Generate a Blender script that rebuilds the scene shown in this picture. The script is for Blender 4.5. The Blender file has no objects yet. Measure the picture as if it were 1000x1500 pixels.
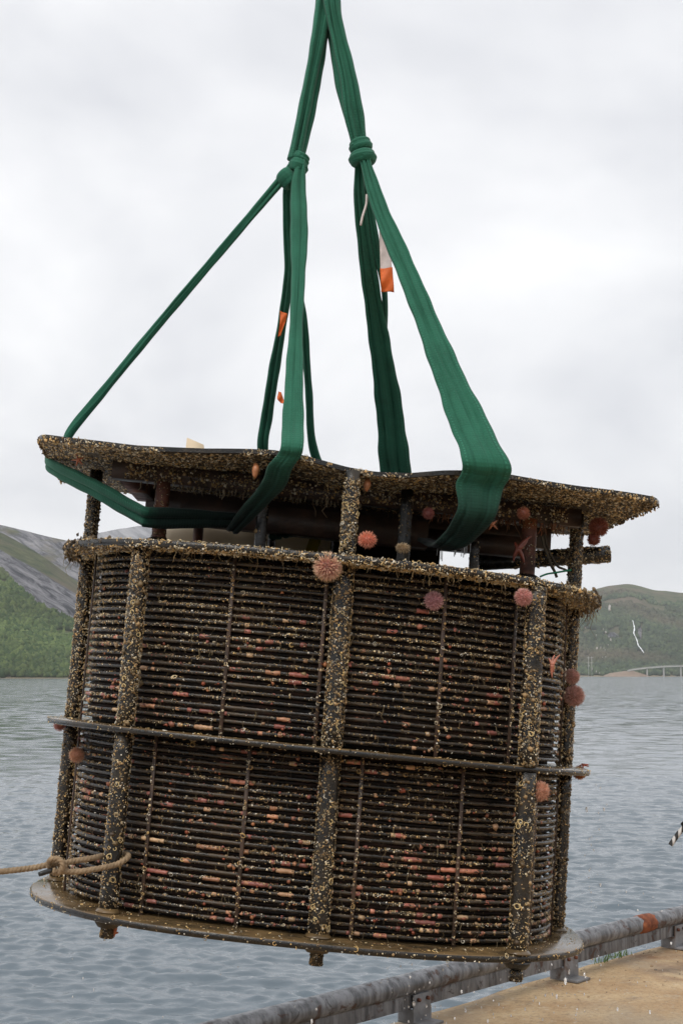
import bpy, bmesh, math, random
import numpy as np
rng = np.random.default_rng(7)
random.seed(7)
sc = bpy.context.scene
COL = sc.collection

# ------------------------------------------------------------------ camera
CAM = np.array([0.0, 0.0, 1.9])
FPX = 2083.3                              # 50 mm on a 36 mm tall frame, in photo pixels (1500 tall)
TH = math.atan((988 - 750) / FPX)         # camera looks slightly up
cam = bpy.data.cameras.new('camera'); cam.lens = 50; cam.sensor_width = 36; cam.sensor_fit = 'AUTO'
cam.clip_start = 0.05; cam.clip_end = 40000
camo = bpy.data.objects.new('camera', cam); COL.objects.link(camo)
camo.location = CAM; camo.rotation_euler = (math.pi / 2 + TH, 0, 0)
sc.camera = camo

# ------------------------------------------------------------------ light
SUN_EL, SUN_AZ = math.radians(50), math.radians(-150)   # azimuth from +Y towards +X; light from behind-left of camera
w = bpy.data.worlds.new('World'); sc.world = w; w.use_nodes = True
nt = w.node_tree; nt.nodes.clear()
def N(nt, t, **k):
    n = nt.nodes.new(t)
    for a, b in k.items(): setattr(n, a, b)
    return n
out = N(nt, 'ShaderNodeOutputWorld'); bg = N(nt, 'ShaderNodeBackground'); bg2 = N(nt, 'ShaderNodeBackground')
sky = N(nt, 'ShaderNodeTexSky'); sky.sky_type = 'NISHITA'; sky.sun_disc = False
sky.sun_elevation = SUN_EL; sky.sun_rotation = SUN_AZ
bg.inputs['Strength'].default_value = 0.07
nt.links.new(sky.outputs[0], bg.inputs[0])
tc = N(nt, 'ShaderNodeTexCoord'); sep = N(nt, 'ShaderNodeSeparateXYZ')
nt.links.new(tc.outputs['Generated'], sep.inputs[0])
mz = N(nt, 'ShaderNodeMath', operation='MAXIMUM'); mz.inputs[1].default_value = 0.0
nt.links.new(sep.outputs['Z'], mz.inputs[0])
az = N(nt, 'ShaderNodeMath', operation='ADD'); az.inputs[1].default_value = 0.5
nt.links.new(mz.outputs[0], az.inputs[0])
dx = N(nt, 'ShaderNodeMath', operation='DIVIDE'); dy = N(nt, 'ShaderNodeMath', operation='DIVIDE')
for d_, s_ in ((dx, 'X'), (dy, 'Y')):
    nt.links.new(sep.outputs[s_], d_.inputs[0]); nt.links.new(az.outputs[0], d_.inputs[1])
cmb = N(nt, 'ShaderNodeCombineXYZ'); nt.links.new(dx.outputs[0], cmb.inputs[0]); nt.links.new(dy.outputs[0], cmb.inputs[1])
no1 = N(nt, 'ShaderNodeTexNoise'); no1.inputs['Scale'].default_value = 2.3; no1.inputs['Detail'].default_value = 5
no1.inputs['Roughness'].default_value = 0.5; no1.inputs['Distortion'].default_value = 0.25
nt.links.new(cmb.outputs[0], no1.inputs['Vector'])
rmp = N(nt, 'ShaderNodeValToRGB')
rmp.color_ramp.elements[0].position = 0.38; rmp.color_ramp.elements[0].color = (0.67, 0.68, 0.715, 1)
rmp.color_ramp.elements[1].position = 0.62; rmp.color_ramp.elements[1].color = (0.965, 0.965, 0.97, 1)
nt.links.new(no1.outputs[0], rmp.inputs[0]); nt.links.new(rmp.outputs[0], bg2.inputs[0])
bg2.inputs['Strength'].default_value = 1.0
mx = N(nt, 'ShaderNodeMixShader'); mx.inputs[0].default_value = 0.93      # almost closed cloud cover
nt.links.new(bg.outputs[0], mx.inputs[1]); nt.links.new(bg2.outputs[0], mx.inputs[2])
nt.links.new(mx.outputs[0], out.inputs['Surface'])

sun = bpy.data.lights.new('sun', 'SUN'); sun.energy = 1.5; sun.angle = math.radians(22); sun.color = (1.0, 0.945, 0.87)
suno = bpy.data.objects.new('sun', sun); COL.objects.link(suno)
sd = np.array([math.sin(SUN_AZ) * math.cos(SUN_EL), math.cos(SUN_AZ) * math.cos(SUN_EL), math.sin(SUN_EL)])
from mathutils import Vector, Matrix
suno.rotation_euler = Vector(sd).to_track_quat('Z', 'Y').to_euler(); suno.location = (0, 0, 30)

sc.view_settings.view_transform = 'Standard'; sc.view_settings.look = 'None'
sc.view_settings.exposure = 0.30; sc.view_settings.gamma = 1.0; sc.view_settings.use_curve_mapping = False
sc.render.engine = 'CYCLES'
sc.cycles.use_denoising = True
sc.cycles.max_bounces = 8; sc.cycles.volume_bounces = 3; sc.cycles.transparent_max_bounces = 8
sc.cycles.use_adaptive_sampling = True; sc.cycles.adaptive_threshold = 0.01

# ------------------------------------------------------------------ layout helpers
def ray(x, y):
    a = (x - 500) / FPX; b = (750 - y) / FPX
    return np.array([a, math.cos(TH) - b * math.sin(TH), math.sin(TH) + b * math.cos(TH)])
def at(x, y, Y):
    r = ray(x, y); return CAM + r * (Y / r[1])
def atz(x, y, z):
    r = ray(x, y); return CAM + r * ((z - CAM[2]) / r[2])
def proj(P):
    P = np.atleast_2d(P) - CAM
    f = P[:, 1] * math.cos(TH) + P[:, 2] * math.sin(TH); u = -P[:, 1] * math.sin(TH) + P[:, 2] * math.cos(TH)
    return np.c_[500 + FPX * P[:, 0] / f, 750 - FPX * u / f]

# ------------------------------------------------------------------ mesh helpers
def mk(name, V, F, mat, parent=None, smooth=True, col=None, attrs=None):
    """one mesh object from an (n,3) array and a list of face arrays (each (m,3) or (m,4))"""
    V = np.asarray(V, float)
    if isinstance(F, np.ndarray): F = [F]
    F = [np.asarray(f, dtype=np.int64) for f in F if len(f)]
    me = bpy.data.meshes.new(name)
    me.vertices.add(len(V)); me.vertices.foreach_set('co', V.astype(np.float32).ravel())
    loops = np.concatenate([f.ravel() for f in F]); tot = np.concatenate([np.full(len(f), f.shape[1]) for f in F])
    st = np.concatenate([[0], np.cumsum(tot)[:-1]])
    me.loops.add(len(loops)); me.loops.foreach_set('vertex_index', loops.astype(np.int32))
    me.polygons.add(len(tot)); me.polygons.foreach_set('loop_start', st.astype(np.int32))
    me.update(calc_edges=True)
    if smooth: me.polygons.foreach_set('use_smooth', np.ones(len(tot), bool))
    if col is not None:
        a = me.color_attributes.new('tone', 'FLOAT_COLOR', 'POINT')
        c = np.ones((len(V), 4), np.float32); c[:, :3] = col; a.data.foreach_set('color', c.ravel())
    for k, v in (attrs or {}).items():
        a = me.attributes.new(k, 'FLOAT', 'POINT'); a.data.foreach_set('value', np.asarray(v, np.float32))
    me.validate()
    if mat: me.materials.append(mat)
    return link(name, me, parent)
def link(name, me, parent=None):
    o = bpy.data.objects.new(name, me); COL.objects.link(o)
    if parent is not None: o.parent = parent
    return o
def empty(name, loc=(0, 0, 0)):
    o = bpy.data.objects.new(name, None); COL.objects.link(o); o.location = loc; o.empty_display_size = 0.1
    return o
def tag(o, label=None, cat=None, group=None, kind=None):
    if label: o['label'] = label
    if cat: o['category'] = cat
    if group: o['group'] = group
    if kind: o['kind'] = kind
    return o
def merge(parts):
    V = []; T = []; Q = []; n = 0
    for v, f in parts:
        v = np.asarray(v); V.append(v)
        for g in (f if isinstance(f, list) else [f]):
            g = np.asarray(g)
            if len(g) == 0: continue
            (T if g.shape[1] == 3 else Q).append(g + n)
        n += len(v)
    F = []
    if Q: F.append(np.concatenate(Q))
    if T: F.append(np.concatenate(T))
    return np.concatenate(V), F
def norm(v): return v / np.maximum(np.linalg.norm(v, axis=-1, keepdims=True), 1e-9)
def frames(P, closed=False, hint=(0, 0, 1)):
    P = np.asarray(P, float)
    if closed: T = norm(np.roll(P, -1, 0) - np.roll(P, 1, 0))
    else:
        T = np.empty_like(P); T[1:-1] = P[2:] - P[:-2]; T[0] = P[1] - P[0]; T[-1] = P[-1] - P[-2]; T = norm(T)
    h = np.array(hint, float)
    if abs(T[0] @ h) > 0.95: h = np.array([1.0, 0.2, 0.1])
    Nn = np.empty_like(P); n = h - T[0] * (T[0] @ h); n /= np.linalg.norm(n); Nn[0] = n
    for i in range(1, len(P)):
        n = n - T[i] * (T[i] @ n); n /= np.linalg.norm(n); Nn[i] = n
    return T, Nn, np.cross(T, Nn)
def tube(P, r, ns=8, closed=False, hint=(0, 0, 1), lobes=0, lay=0.0, ld=0.15):
    P = np.asarray(P, float); n = len(P); T, A, B = frames(P, closed, hint)
    r = np.broadcast_to(np.asarray(r, float), (n,))
    th = np.linspace(0, 2 * np.pi, ns, endpoint=False)
    s = np.concatenate([[0], np.cumsum(np.linalg.norm(np.diff(P, axis=0), axis=1))])
    th2 = th[None] + 0 * s[:, None]
    k = np.ones((n, ns))
    if lobes: k = 1 - ld + ld * np.abs(np.cos((th2 * lobes + lay * s[:, None] * lobes) / 2)) * 1.6
    V = P[:, None] + (r[:, None] * k)[..., None] * (np.cos(th2)[..., None] * A[:, None] + np.sin(th2)[..., None] * B[:, None])
    V = V.reshape(-1, 3); F = []
    m = n if closed else n - 1
    i = np.arange(m)[:, None]; j = np.arange(ns)[None]
    i2 = (i + 1) % n; j2 = (j + 1) % ns
    Q = np.stack([i * ns + j, i * ns + j2, i2 * ns + j2, i2 * ns + j], -1).reshape(-1, 4)
    F = [Q]
    if not closed:
        c0 = len(V); V = np.concatenate([V, P[:1], P[-1:]])
        jj = np.arange(ns); jn = (jj + 1) % ns
        F.append(np.stack([np.full(ns, c0), jn, jj], -1))
        F.append(np.stack([np.full(ns, c0 + 1), (n - 1) * ns + jj, (n - 1) * ns + jn], -1))
    return V, F
def box(c, s, bev=0.0, R=None, seg=2):
    bm = bmesh.new(); bmesh.ops.create_cube(bm, size=1.0)
    for v in bm.verts: v.co = Vector((v.co.x * s[0], v.co.y * s[1], v.co.z * s[2]))
    if bev: bmesh.ops.bevel(bm, geom=list(bm.edges), offset=bev, segments=seg, affect='EDGES', profile=0.6)
    bmesh.ops.triangulate(bm, faces=bm.faces)
    bm.verts.ensure_lookup_table()
    V = np.array([v.co for v in bm.verts]); F = np.array([[v.index for v in f.verts] for f in bm.faces]); bm.free()
    if R is not None: V = V @ np.asarray(R).T
    return V + np.asarray(c), [F]
def smooth_path(pts, n):
    """Catmull-Rom through control rows (any number of columns)"""
    P = np.asarray(pts, float); P = np.vstack([2 * P[0] - P[1], P, 2 * P[-1] - P[-2]])
    m = len(P) - 3; t = np.linspace(0, m - 1e-6, n); i = t.astype(int); f = (t - i)[:, None]
    a, b, c, d = P[i], P[i + 1], P[i + 2], P[i + 3]
    return 0.5 * (2 * b + (c - a) * f + (2 * a - 5 * b + 4 * c - d) * f ** 2 + (3 * b - a - 3 * c + d) * f ** 3)
def vnoise(P, s, seed=0, oct=4):
    """cheap smooth pseudo noise from sines, roughly -1..1"""
    r = np.random.default_rng(seed); P = np.asarray(P, float); o = np.zeros(len(P)); amp = 1.0; tot = 0
    for k in range(oct):
        for q in range(4):
            d = r.normal(size=P.shape[1]); d /= np.linalg.norm(d)
            o += amp * np.sin(P @ d * s * r.uniform(.7, 1.4) + r.uniform(0, 6.28)); tot += amp * .5
        s *= 2.1; amp *= 0.5
    return o / tot

_g = (1 + 5 ** .5) / 2
ic0v = norm(np.array([(-1, _g, 0), (1, _g, 0), (-1, -_g, 0), (1, -_g, 0), (0, -1, _g), (0, 1, _g), (0, -1, -_g), (0, 1, -_g), (_g, 0, -1), (_g, 0, 1), (-_g, 0, -1), (-_g, 0, 1)]))
ic0f = np.array([(0, 11, 5), (0, 5, 1), (0, 1, 7), (0, 7, 10), (0, 10, 11), (1, 5, 9), (5, 11, 4), (11, 10, 2), (10, 7, 6), (7, 1, 8), (3, 9, 4), (3, 4, 2), (3, 2, 6), (3, 6, 8), (3, 8, 9), (4, 9, 5), (2, 4, 11), (6, 2, 10), (8, 6, 7), (9, 8, 1)])

# ------------------------------------------------------------------ materials
def mat(name):
    m = bpy.data.materials.new(name); m.use_nodes = True; nt = m.node_tree; nt.nodes.clear()
    o = N(nt, 'ShaderNodeOutputMaterial'); b = N(nt, 'ShaderNodeBsdfPrincipled')
    nt.links.new(b.outputs[0], o.inputs['Surface'])
    return m, nt, b, o
def coords(nt, sc=(1, 1, 1), rot=(0, 0, 0), geo=False):
    if geo: src = N(nt, 'ShaderNodeNewGeometry').outputs['Position']
    else: src = N(nt, 'ShaderNodeTexCoord').outputs['Object']
    mp = N(nt, 'ShaderNodeMapping'); mp.inputs['Scale'].default_value = sc; mp.inputs['Rotation'].default_value = rot
    nt.links.new(src, mp.inputs[0]); return mp.outputs[0]
def noise(nt, vec, s, det=4, rough=0.55, dist=0.0):
    n = N(nt, 'ShaderNodeTexNoise'); n.inputs['Scale'].default_value = s; n.inputs['Detail'].default_value = det
    n.inputs['Roughness'].default_value = rough; n.inputs['Distortion'].default_value = dist
    nt.links.new(vec, n.inputs['Vector']); return n.outputs[0]
def ramp(nt, f, stops):
    r = N(nt, 'ShaderNodeValToRGB'); e = r.color_ramp.elements
    while len(e) < len(stops): e.new(0.5)
    for k, (p, c) in enumerate(stops):
        e[k].position = p; e[k].color = (c, c, c, 1) if np.isscalar(c) else (*c, 1)
    nt.links.new(f, r.inputs[0]); return r.outputs[0]
def mixc(nt, f, a, b, mode='MIX'):
    m = N(nt, 'ShaderNodeMix', data_type='RGBA', blend_type=mode)
    for idx, v in ((0, f), (6, a), (7, b)):
        if isinstance(v, bpy.types.NodeSocket): nt.links.new(v, m.inputs[idx])
        else: m.inputs[idx].default_value = v if np.isscalar(v) else (*v, 1)
    return m.outputs[2]
def bump(nt, b, h, strength=0.3, dist=0.01, prev=None):
    n = N(nt, 'ShaderNodeBump'); n.inputs['Strength'].default_value = strength; n.inputs['Distance'].default_value = dist
    nt.links.new(h, n.inputs['Height'])
    if prev is not None: nt.links.new(prev, n.inputs['Normal'])
    if b is not None: nt.links.new(n.outputs[0], b.inputs['Normal'])
    return n.outputs[0]
def attr(nt, name, kind='Fac'):
    a = N(nt, 'ShaderNodeAttribute'); a.attribute_name = name; return a.outputs[kind]

def m_fouled(name, base, film, s=18, lo=.42, hi=.66, rough=(.3, .75), streak=(1, 1, 1), spec=.5, third=None, bmp=.55):
    m, nt, b, o = mat(name); v = coords(nt, streak)
    f = noise(nt, v, s, 6, .65); c = mixc(nt, ramp(nt, f, [(lo, 0.0), (hi, 1.0)]), base, film)
    if third:
        g = noise(nt, v, s * .45, 5, .6, .6); c = mixc(nt, ramp(nt, g, [(.56, 0.0), (.66, 1.0)]), c, third)
    nt.links.new(c, b.inputs['Base Color'])
    nt.links.new(ramp(nt, f, [(lo, rough[0]), (hi, rough[1])]), b.inputs['Roughness'])
    b.inputs['Specular IOR Level'].default_value = spec
    h = noise(nt, v, s * 5, 5, .7); bump(nt, b, h, bmp, .004)
    return m
M = {}
M['black'] = m_fouled('wet_black_plastic', (.010, .010, .010), (.035, .024, .012), 16, .44, .72, (.16, .5))
M['pipe'] = m_fouled('coil_pipe', (.010, .0085, .007), (.075, .050, .027), 17, .42, .70, (.17, .5), (1, 1, 2.5), .5)
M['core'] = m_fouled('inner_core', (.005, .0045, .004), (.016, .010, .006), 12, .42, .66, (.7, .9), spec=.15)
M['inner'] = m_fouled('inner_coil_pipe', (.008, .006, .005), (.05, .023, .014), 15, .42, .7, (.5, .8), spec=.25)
M['mud'] = m_fouled('muddy_plate', (.035, .026, .015), (.17, .11, .05), 9, .32, .60, (.05, .26), third=(.08, .055, .028), bmp=.12)
M['crust'] = m_fouled('crusted_underside', (.022, .017, .011), (.12, .09, .05), 22, .40, .68, (.6, .9), third=(.014, .011, .008))
M['rust'] = m_fouled('rusty_steel', (.13, .035, .016), (.05, .022, .015), 12, .4, .62, (.45, .8), third=(.23, .07, .02))
M['darksteel'] = m_fouled('dark_beam', (.035, .022, .016), (.09, .05, .032), 11, .42, .68, (.4, .7))

def m_tone(name, rough=.6, bs=60, sss=0.0):
    m, nt, b, o = mat(name); v = coords(nt)
    f = noise(nt, v, bs, 3); c = mixc(nt, ramp(nt, f, [(.35, 0.0), (.65, 1.0)]), (.7, .66, .58), (1.08, 1.06, 1.04))
    nt.links.new(mixc(nt, 1.0, attr(nt, 'tone', 'Color'), c, 'MULTIPLY'), b.inputs['Base Color'])
    b.inputs['Roughness'].default_value = rough
    bump(nt, b, noise(nt, v, bs * 4, 3), .4, .002)
    return m
M['shell'] = m_tone('shell_growth', .5, 90)
M['soft'] = m_tone('soft_growth', .38, 70)
M['hydroid'] = m_tone('hydroid_threads', .7, 50)

def m_fabric():
    m, nt, b, o = mat('green_sling_fabric')
    v = coords(nt)
    f = noise(nt, v, 9, 4, .6); g = noise(nt, v, 320, 2, .7)
    c = mixc(nt, ramp(nt, f, [(.33, 0.0), (.68, 1.0)]), (.010, .070, .042), (.021, .128, .078))
    c = mixc(nt, ramp(nt, g, [(.3, 0.0), (.75, 1.0)]), c, (.028, .160, .098))
    dirt = noise(nt, v, 3.2, 6, .7)
    c = mixc(nt, ramp(nt, dirt, [(.60, 0.0), (.74, .55)]), c, (.02, .06, .035))
    cv = N(nt, 'ShaderNodeCombineXYZ'); nt.links.new(attr(nt, 'run'), cv.inputs[0]); nt.links.new(attr(nt, 'across'), cv.inputs[1])
    def mth(op, a, b=None):
        n_ = N(nt, 'ShaderNodeMath', operation=op)
        for i_, x_ in enumerate((a, b)):
            if x_ is None: continue
            if isinstance(x_, bpy.types.NodeSocket): nt.links.new(x_, n_.inputs[i_])
            else: n_.inputs[i_].default_value = x_
        return n_.outputs[0]
    ab = mth('ABSOLUTE', attr(nt, 'across')); near = mth('LESS_THAN', mth('ABSOLUTE', mth('SUBTRACT', ab, .80)), .035)
    dash = mth('GREATER_THAN', mth('FRACT', mth('MULTIPLY', attr(nt, 'run'), 75.0)), .5); stitch = mth('MULTIPLY', near, dash)
    c = mixc(nt, mth('MULTIPLY', stitch, .55), c, (.05, .25, .16))
    ln_ = N(nt, 'ShaderNodeMapping'); ln_.inputs['Scale'].default_value = (2.2, 9, 1); nt.links.new(cv.outputs[0], ln_.inputs[0])
    c = mixc(nt, ramp(nt, noise(nt, ln_.outputs[0], 1.0, 5, .65), [(.50, 0.0), (.72, .6)]), c, (.004, .045, .027))
    c = mixc(nt, attr(nt, 'wet'), c, (.0015, .009, .007))  # near-black mix: dampness and the shade under the top plate, put into the colour
    nt.links.new(c, b.inputs['Base Color']); b.inputs['Roughness'].default_value = .82
    b.inputs['Sheen Weight'].default_value = .10; b.inputs['Specular IOR Level'].default_value = .25
    w1 = N(nt, 'ShaderNodeTexWave'); w1.inputs['Scale'].default_value = 130; w1.inputs['Distortion'].default_value = 1.5
    nt.links.new(coords(nt, (1, 1, .5), (0.3, .2, 0)), w1.inputs['Vector'])
    p = bump(nt, None, w1.outputs['Fac'], .10, .001)
    p = bump(nt, None, noise(nt, v, 28, 4, .6), .35, .004, p); p = bump(nt, None, g, .4, .0015, p); p = bump(nt, None, stitch, .6, .0015, p)
    wv_ = N(nt, 'ShaderNodeTexWave'); wv_.inputs['Scale'].default_value = 30; wv_.inputs['Distortion'].default_value = .6; wv_.bands_direction = 'X'; nt.links.new(cv.outputs[0], wv_.inputs[0]); bump(nt, b, wv_.outputs['Fac'], .35, .0015, p)
    return m
M['fabric'] = m_fabric()
def m_plain(name, c, rough=.6, s=30, var=.75, metal=0.0, bmp=.2):
    m, nt, b, o = mat(name); v = coords(nt); f = noise(nt, v, s, 5, .6)
    nt.links.new(mixc(nt, ramp(nt, f, [(.32, 0.0), (.68, 1.0)]), tuple(x * var for x in c), c), b.inputs['Base Color'])
    b.inputs['Roughness'].default_value = rough; b.inputs['Metallic'].default_value = metal
    bump(nt, b, noise(nt, v, s * 4, 4), bmp, .003); return m
M['orange'] = m_plain('orange_tag', (.85, .16, .02), .6, 25)
M['whitetag'] = m_plain('white_tag', (.72, .62, .58), .6, 30, .8)
M['rope'] = m_plain('hemp_rope', (.34, .24, .145), .9, 60, .6, bmp=.5)
M['tape'] = m_plain('black_tape', (.015, .015, .015), .4)
M['beige'] = m_plain('beige_laminate', (.74, .60, .42), .55, 6, .88)
M['yellow'] = m_plain('yellow_webbing', (.34, .25, .01), .8, 40)
M['cordg'] = m_plain('green_cord', (.03, .24, .13), .7)
M['oldrope'] = m_plain('old_fouled_rope', (.07, .055, .035), .9, 30, .5, bmp=.6)

# ------------------------------------------------------------------ water
WZ = -2.2
def m_water():
    m, nt, b, o = mat('fjord_water')
    b.inputs['Base Color'].default_value = (.115, .145, .17, 1); nt.links.new(ramp(nt, attr(nt, 'chop'), [(.2, .06), (1.0, .09)]), b.inputs['Roughness'])
    b.inputs['IOR'].default_value = 1.333; b.inputs['Specular IOR Level'].default_value = .5
    v = coords(nt, (.55, 1, 1), (0, 0, .35), True)
    p = bump(nt, None, noise(nt, v, 1.1, 5, .55, .2), .3, .12)
    p = bump(nt, None, noise(nt, v, 4.0, 6, .66, .5), .45, .04, p)
    p = bump(nt, None, noise(nt, v, 14, 4, .65, .3), .35, .010, p)
    # far off the ripples are finer than the mesh: tilt the normal by the same amount there
    nz = N(nt, 'ShaderNodeTexNoise'); nz.inputs['Scale'].default_value = .9; nz.inputs['Detail'].default_value = 5; nt.links.new(v, nz.inputs['Vector'])
    vs = N(nt, 'ShaderNodeVectorMath', operation='SUBTRACT'); nt.links.new(nz.outputs['Color'], vs.inputs[0]); vs.inputs[1].default_value = (.5, .5, .5)
    vm_ = N(nt, 'ShaderNodeVectorMath', operation='MULTIPLY'); nt.links.new(vs.outputs[0], vm_.inputs[0]); vm_.inputs[1].default_value = (1.3, 1.3, 0)
    vk = N(nt, 'ShaderNodeVectorMath', operation='SCALE'); nt.links.new(vm_.outputs[0], vk.inputs[0]); nt.links.new(attr(nt, 'chop'), vk.inputs['Scale'])
    va = N(nt, 'ShaderNodeVectorMath', operation='ADD'); nt.links.new(p, va.inputs[0]); nt.links.new(vk.outputs[0], va.inputs[1])
    vn = N(nt, 'ShaderNodeVectorMath', operation='NORMALIZE'); nt.links.new(va.outputs[0], vn.inputs[0]); nt.links.new(vn.outputs[0], b.inputs['Normal'])
    return m
M['water'] = m_water()
def build_water():
    r = np.concatenate([np.geomspace(14, 60, 640), np.geomspace(60.2, 170, 280), np.geomspace(171, 900, 110), np.geomspace(930, 14000, 40)])
    A = math.radians(17.5); a = np.linspace(-A, A, 280)
    RR, AA = np.meshgrid(r, a, indexing='ij'); X = RR * np.sin(AA); Y = RR * np.cos(AA); Z = np.zeros_like(X)
    dr = np.gradient(r)[:, None]; q = np.random.default_rng(3)
    for lam in np.r_[np.geomspace(.16, 3.4, 64), np.geomspace(4, 14, 12)]:
        th = math.radians(205) + q.normal(0, .45); k = 2 * np.pi / lam
        amp = .0066 * lam ** .66 * q.uniform(.6, 1.3) * (1 + .9 * math.exp(-(math.log(lam / .36) / .5) ** 2)) * (1 if lam < .8 else .5)
        wgt = np.clip((lam / dr - 2.2) / 2.2, 0, 1)
        if lam > 3.6: wgt = wgt * np.clip((r[:, None] - 90) / 200, 0, 1) * 1.6
        ph = k * (X * math.sin(th) + Y * math.cos(th)) + q.uniform(0, 6.28)
        ph += .9 * np.sin(ph * .13 + q.uniform(0, 6)) + .6 * np.sin(k * .31 * (X * math.cos(th) - Y * math.sin(th)) + q.uniform(0, 6))
        gust = .75 + .4 * np.sin(X * .05 + Y * .021 + q.uniform(0, 6)) * np.sin(Y * .043 - X * .03 + q.uniform(0, 6))
        s = np.sin(ph); Z += amp * wgt * gust * (s - .35 * (1 - s * s))
    Z *= np.clip((A - np.abs(AA)) / .03, 0, 1)
    V = np.stack([X, Y, Z], -1).reshape(-1, 3); nr, na = X.shape
    i = np.arange(nr - 1)[:, None]; j = np.arange(na - 1)[None]
    Q = np.stack([i * na + j, i * na + j + 1, (i + 1) * na + j + 1, (i + 1) * na + j], -1).reshape(-1, 4)[:, ::-1]
    # the rest of the fjord outside that sector
    a2 = np.linspace(A, 2 * math.pi - A, 60); r2 = np.geomspace(14, 14000, 24)
    R2, A2 = np.meshgrid(r2, a2, indexing='ij'); V2 = np.stack([R2 * np.sin(A2), R2 * np.cos(A2), 0 * R2], -1).reshape(-1, 3)
    i = np.arange(23)[:, None]; j = np.arange(59)[None]
    Q2 = np.stack([i * 60 + j, i * 60 + j + 1, (i + 1) * 60 + j + 1, (i + 1) * 60 + j], -1).reshape(-1, 4)[:, ::-1]
    V, F = merge([(V, Q), (V2, Q2)]); V[:, 2] += WZ
    rr = np.hypot(V[:, 0], V[:, 1]); chop = np.clip((rr - 45) / 130, 0, 1)
    tag(mk('water', V, F, M['water'], attrs={'chop': chop}), kind='structure')
build_water()

# ------------------------------------------------------------------ hills
def m_hill(name, rot):
    m, nt, b, o = mat(name); v = coords(nt, (1, 1, 1), (0, 0, 0), True)
    f = noise(nt, v, .035, 10, .72); g = noise(nt, v, .007, 8, .66)
    gr = mixc(nt, ramp(nt, f, [(.35, 0.0), (.66, 1.0)]), (.03, .05, .024), (.12, .13, .06))
    gr = mixc(nt, ramp(nt, g, [(.47, 0.0), (.62, .85)]), gr, (.14, .11, .08))
    vs = coords(nt, (.016, .08, .20), rot, True)
    cs = N(nt, 'ShaderNodeCombineXYZ'); nt.links.new(attr(nt, 'along'), cs.inputs[0]); nt.links.new(attr(nt, 'strata'), cs.inputs[1])
    rf = noise(nt, cs.outputs[0], 1.0, 10, .72, .8)
    rk = ramp(nt, rf, [(.36, (.022, .024, .032)), (.44, (.075, .077, .092)), (.50, (.16, .16, .175)), (.62, (.27, .265, .28))])
    br = N(nt, 'ShaderNodeMath', operation='ADD'); nt.links.new(attr(nt, 'rock'), br.inputs[0])
    s2 = N(nt, 'ShaderNodeMath', operation='MULTIPLY_ADD'); nt.links.new(noise(nt, v, .013, 7, .65), s2.inputs[0])
    s2.inputs[1].default_value = 1.1; s2.inputs[2].default_value = -.55; nt.links.new(s2.outputs[0], br.inputs[1])
    c = mixc(nt, ramp(nt, br.outputs[0], [(.42, 0.0), (.58, 1.0)]), gr, rk)
    c = mixc(nt, ramp(nt, attr(nt, 'beach'), [(.4, 0.0), (.6, 1.0)]), c, (.33, .27, .18))
    nt.links.new(c, b.inputs['Base Color']); b.inputs['Roughness'].default_value = .95
    b.inputs['Specular IOR Level'].default_value = .1
    bump(nt, b, mixc(nt, .5, rf, f), 1.0, 14.0)
    return m
def hill(name, ridge, Y0, Y1, rockfn, nx=220, ny=90, shape=1.0, amp=3.0, seed=1, rot=(0, 0, 0), back=.25):
    """slope from the shore at distance Y0 up to a ridge at Y1; ridge = (photo x, photo y) silhouette"""
    rx, ry = np.array(ridge, float).T; px = np.linspace(rx[0], rx[-1], nx); py = np.interp(px, rx, ry)
    k = np.array([.25, .5, .25]); 
    for _ in range(3): py[1:-1] = np.convolve(py, k, 'valid')
    t = np.linspace(0, 1 + back, ny); V = []; U = []
    Pr = np.array([at(x, y, Y1) for x, y in zip(px, py)]); Ps = np.array([at(x, 993, Y0) for x in px])
    H = Pr[:, 2] - WZ
    for tt in t:
        f = np.clip(tt, 0, 1); s = f ** shape if tt <= 1 else 1 - (tt - 1) * .9
        P = Ps + (Pr - Ps) * tt; P[:, 2] = WZ - .6 + (H + .6) * s
        P[:, 1] += 60 * vnoise(P[:, :1], .006, seed + 5, 2) * f
        w_ = np.minimum(f * 6, 1) * np.minimum(np.abs(1 - tt) * 4 + .3, 1)
        P[:, 2] += vnoise(P[:, :2], .012, seed, 5) * amp * w_ * np.clip(H / 60, .15, 1)
        V.append(P); U.append(np.c_[px, np.full(nx, tt)])
    V = np.concatenate(V); U = np.concatenate(U)
    i = np.arange(ny - 1)[:, None]; j = np.arange(nx - 1)[None]
    Q = np.stack([i * nx + j, i * nx + j + 1, (i + 1) * nx + j + 1, (i + 1) * nx + j], -1).reshape(-1, 4)
    q = proj(V); rock = rockfn(q[:, 0], q[:, 1])
    beach = (V[:, 2] < WZ + 1.6).astype(float)
    o = mk(name, V, Q, m_hill(name + '_cover', rot), attrs={'rock': rock, 'beach': beach, 'strata': (q[:, 1] - .62 * q[:, 0]) / 7.0, 'along': (q[:, 0] + .6 * q[:, 1]) / 34.0}); tag(o, kind='structure')
    return V.reshape(ny, nx, 3), rock.reshape(ny, nx)
def band(y, lo, hi, soft=8): return np.clip((y - lo) / soft, 0, 1) * np.clip((hi - y) / soft, 0, 1)
def rock_left(x, y):      # the bare grey slab runs down to the right across the slope
    lo = np.interp(x, [-400, 0, 40, 105, 200, 300], [700, 801, 822, 862, 930, 985])
    hi = np.interp(x, [-400, 0, 20, 60, 105, 160], [690, 838, 862, 893, 914, 935])
    return .95 * band(y, lo, hi, 7) + .16 * (y < lo)
HL, RL = hill('hillside', [(-520, 560), (-300, 660), (-120, 748), (0, 779), (30, 795), (60, 812), (115, 850), (200, 905), (300, 955), (380, 985), (420, 990)],
              1500, 2250, rock_left, 240, 110, .95, 7, 11, (.5, .0, .35))
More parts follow.
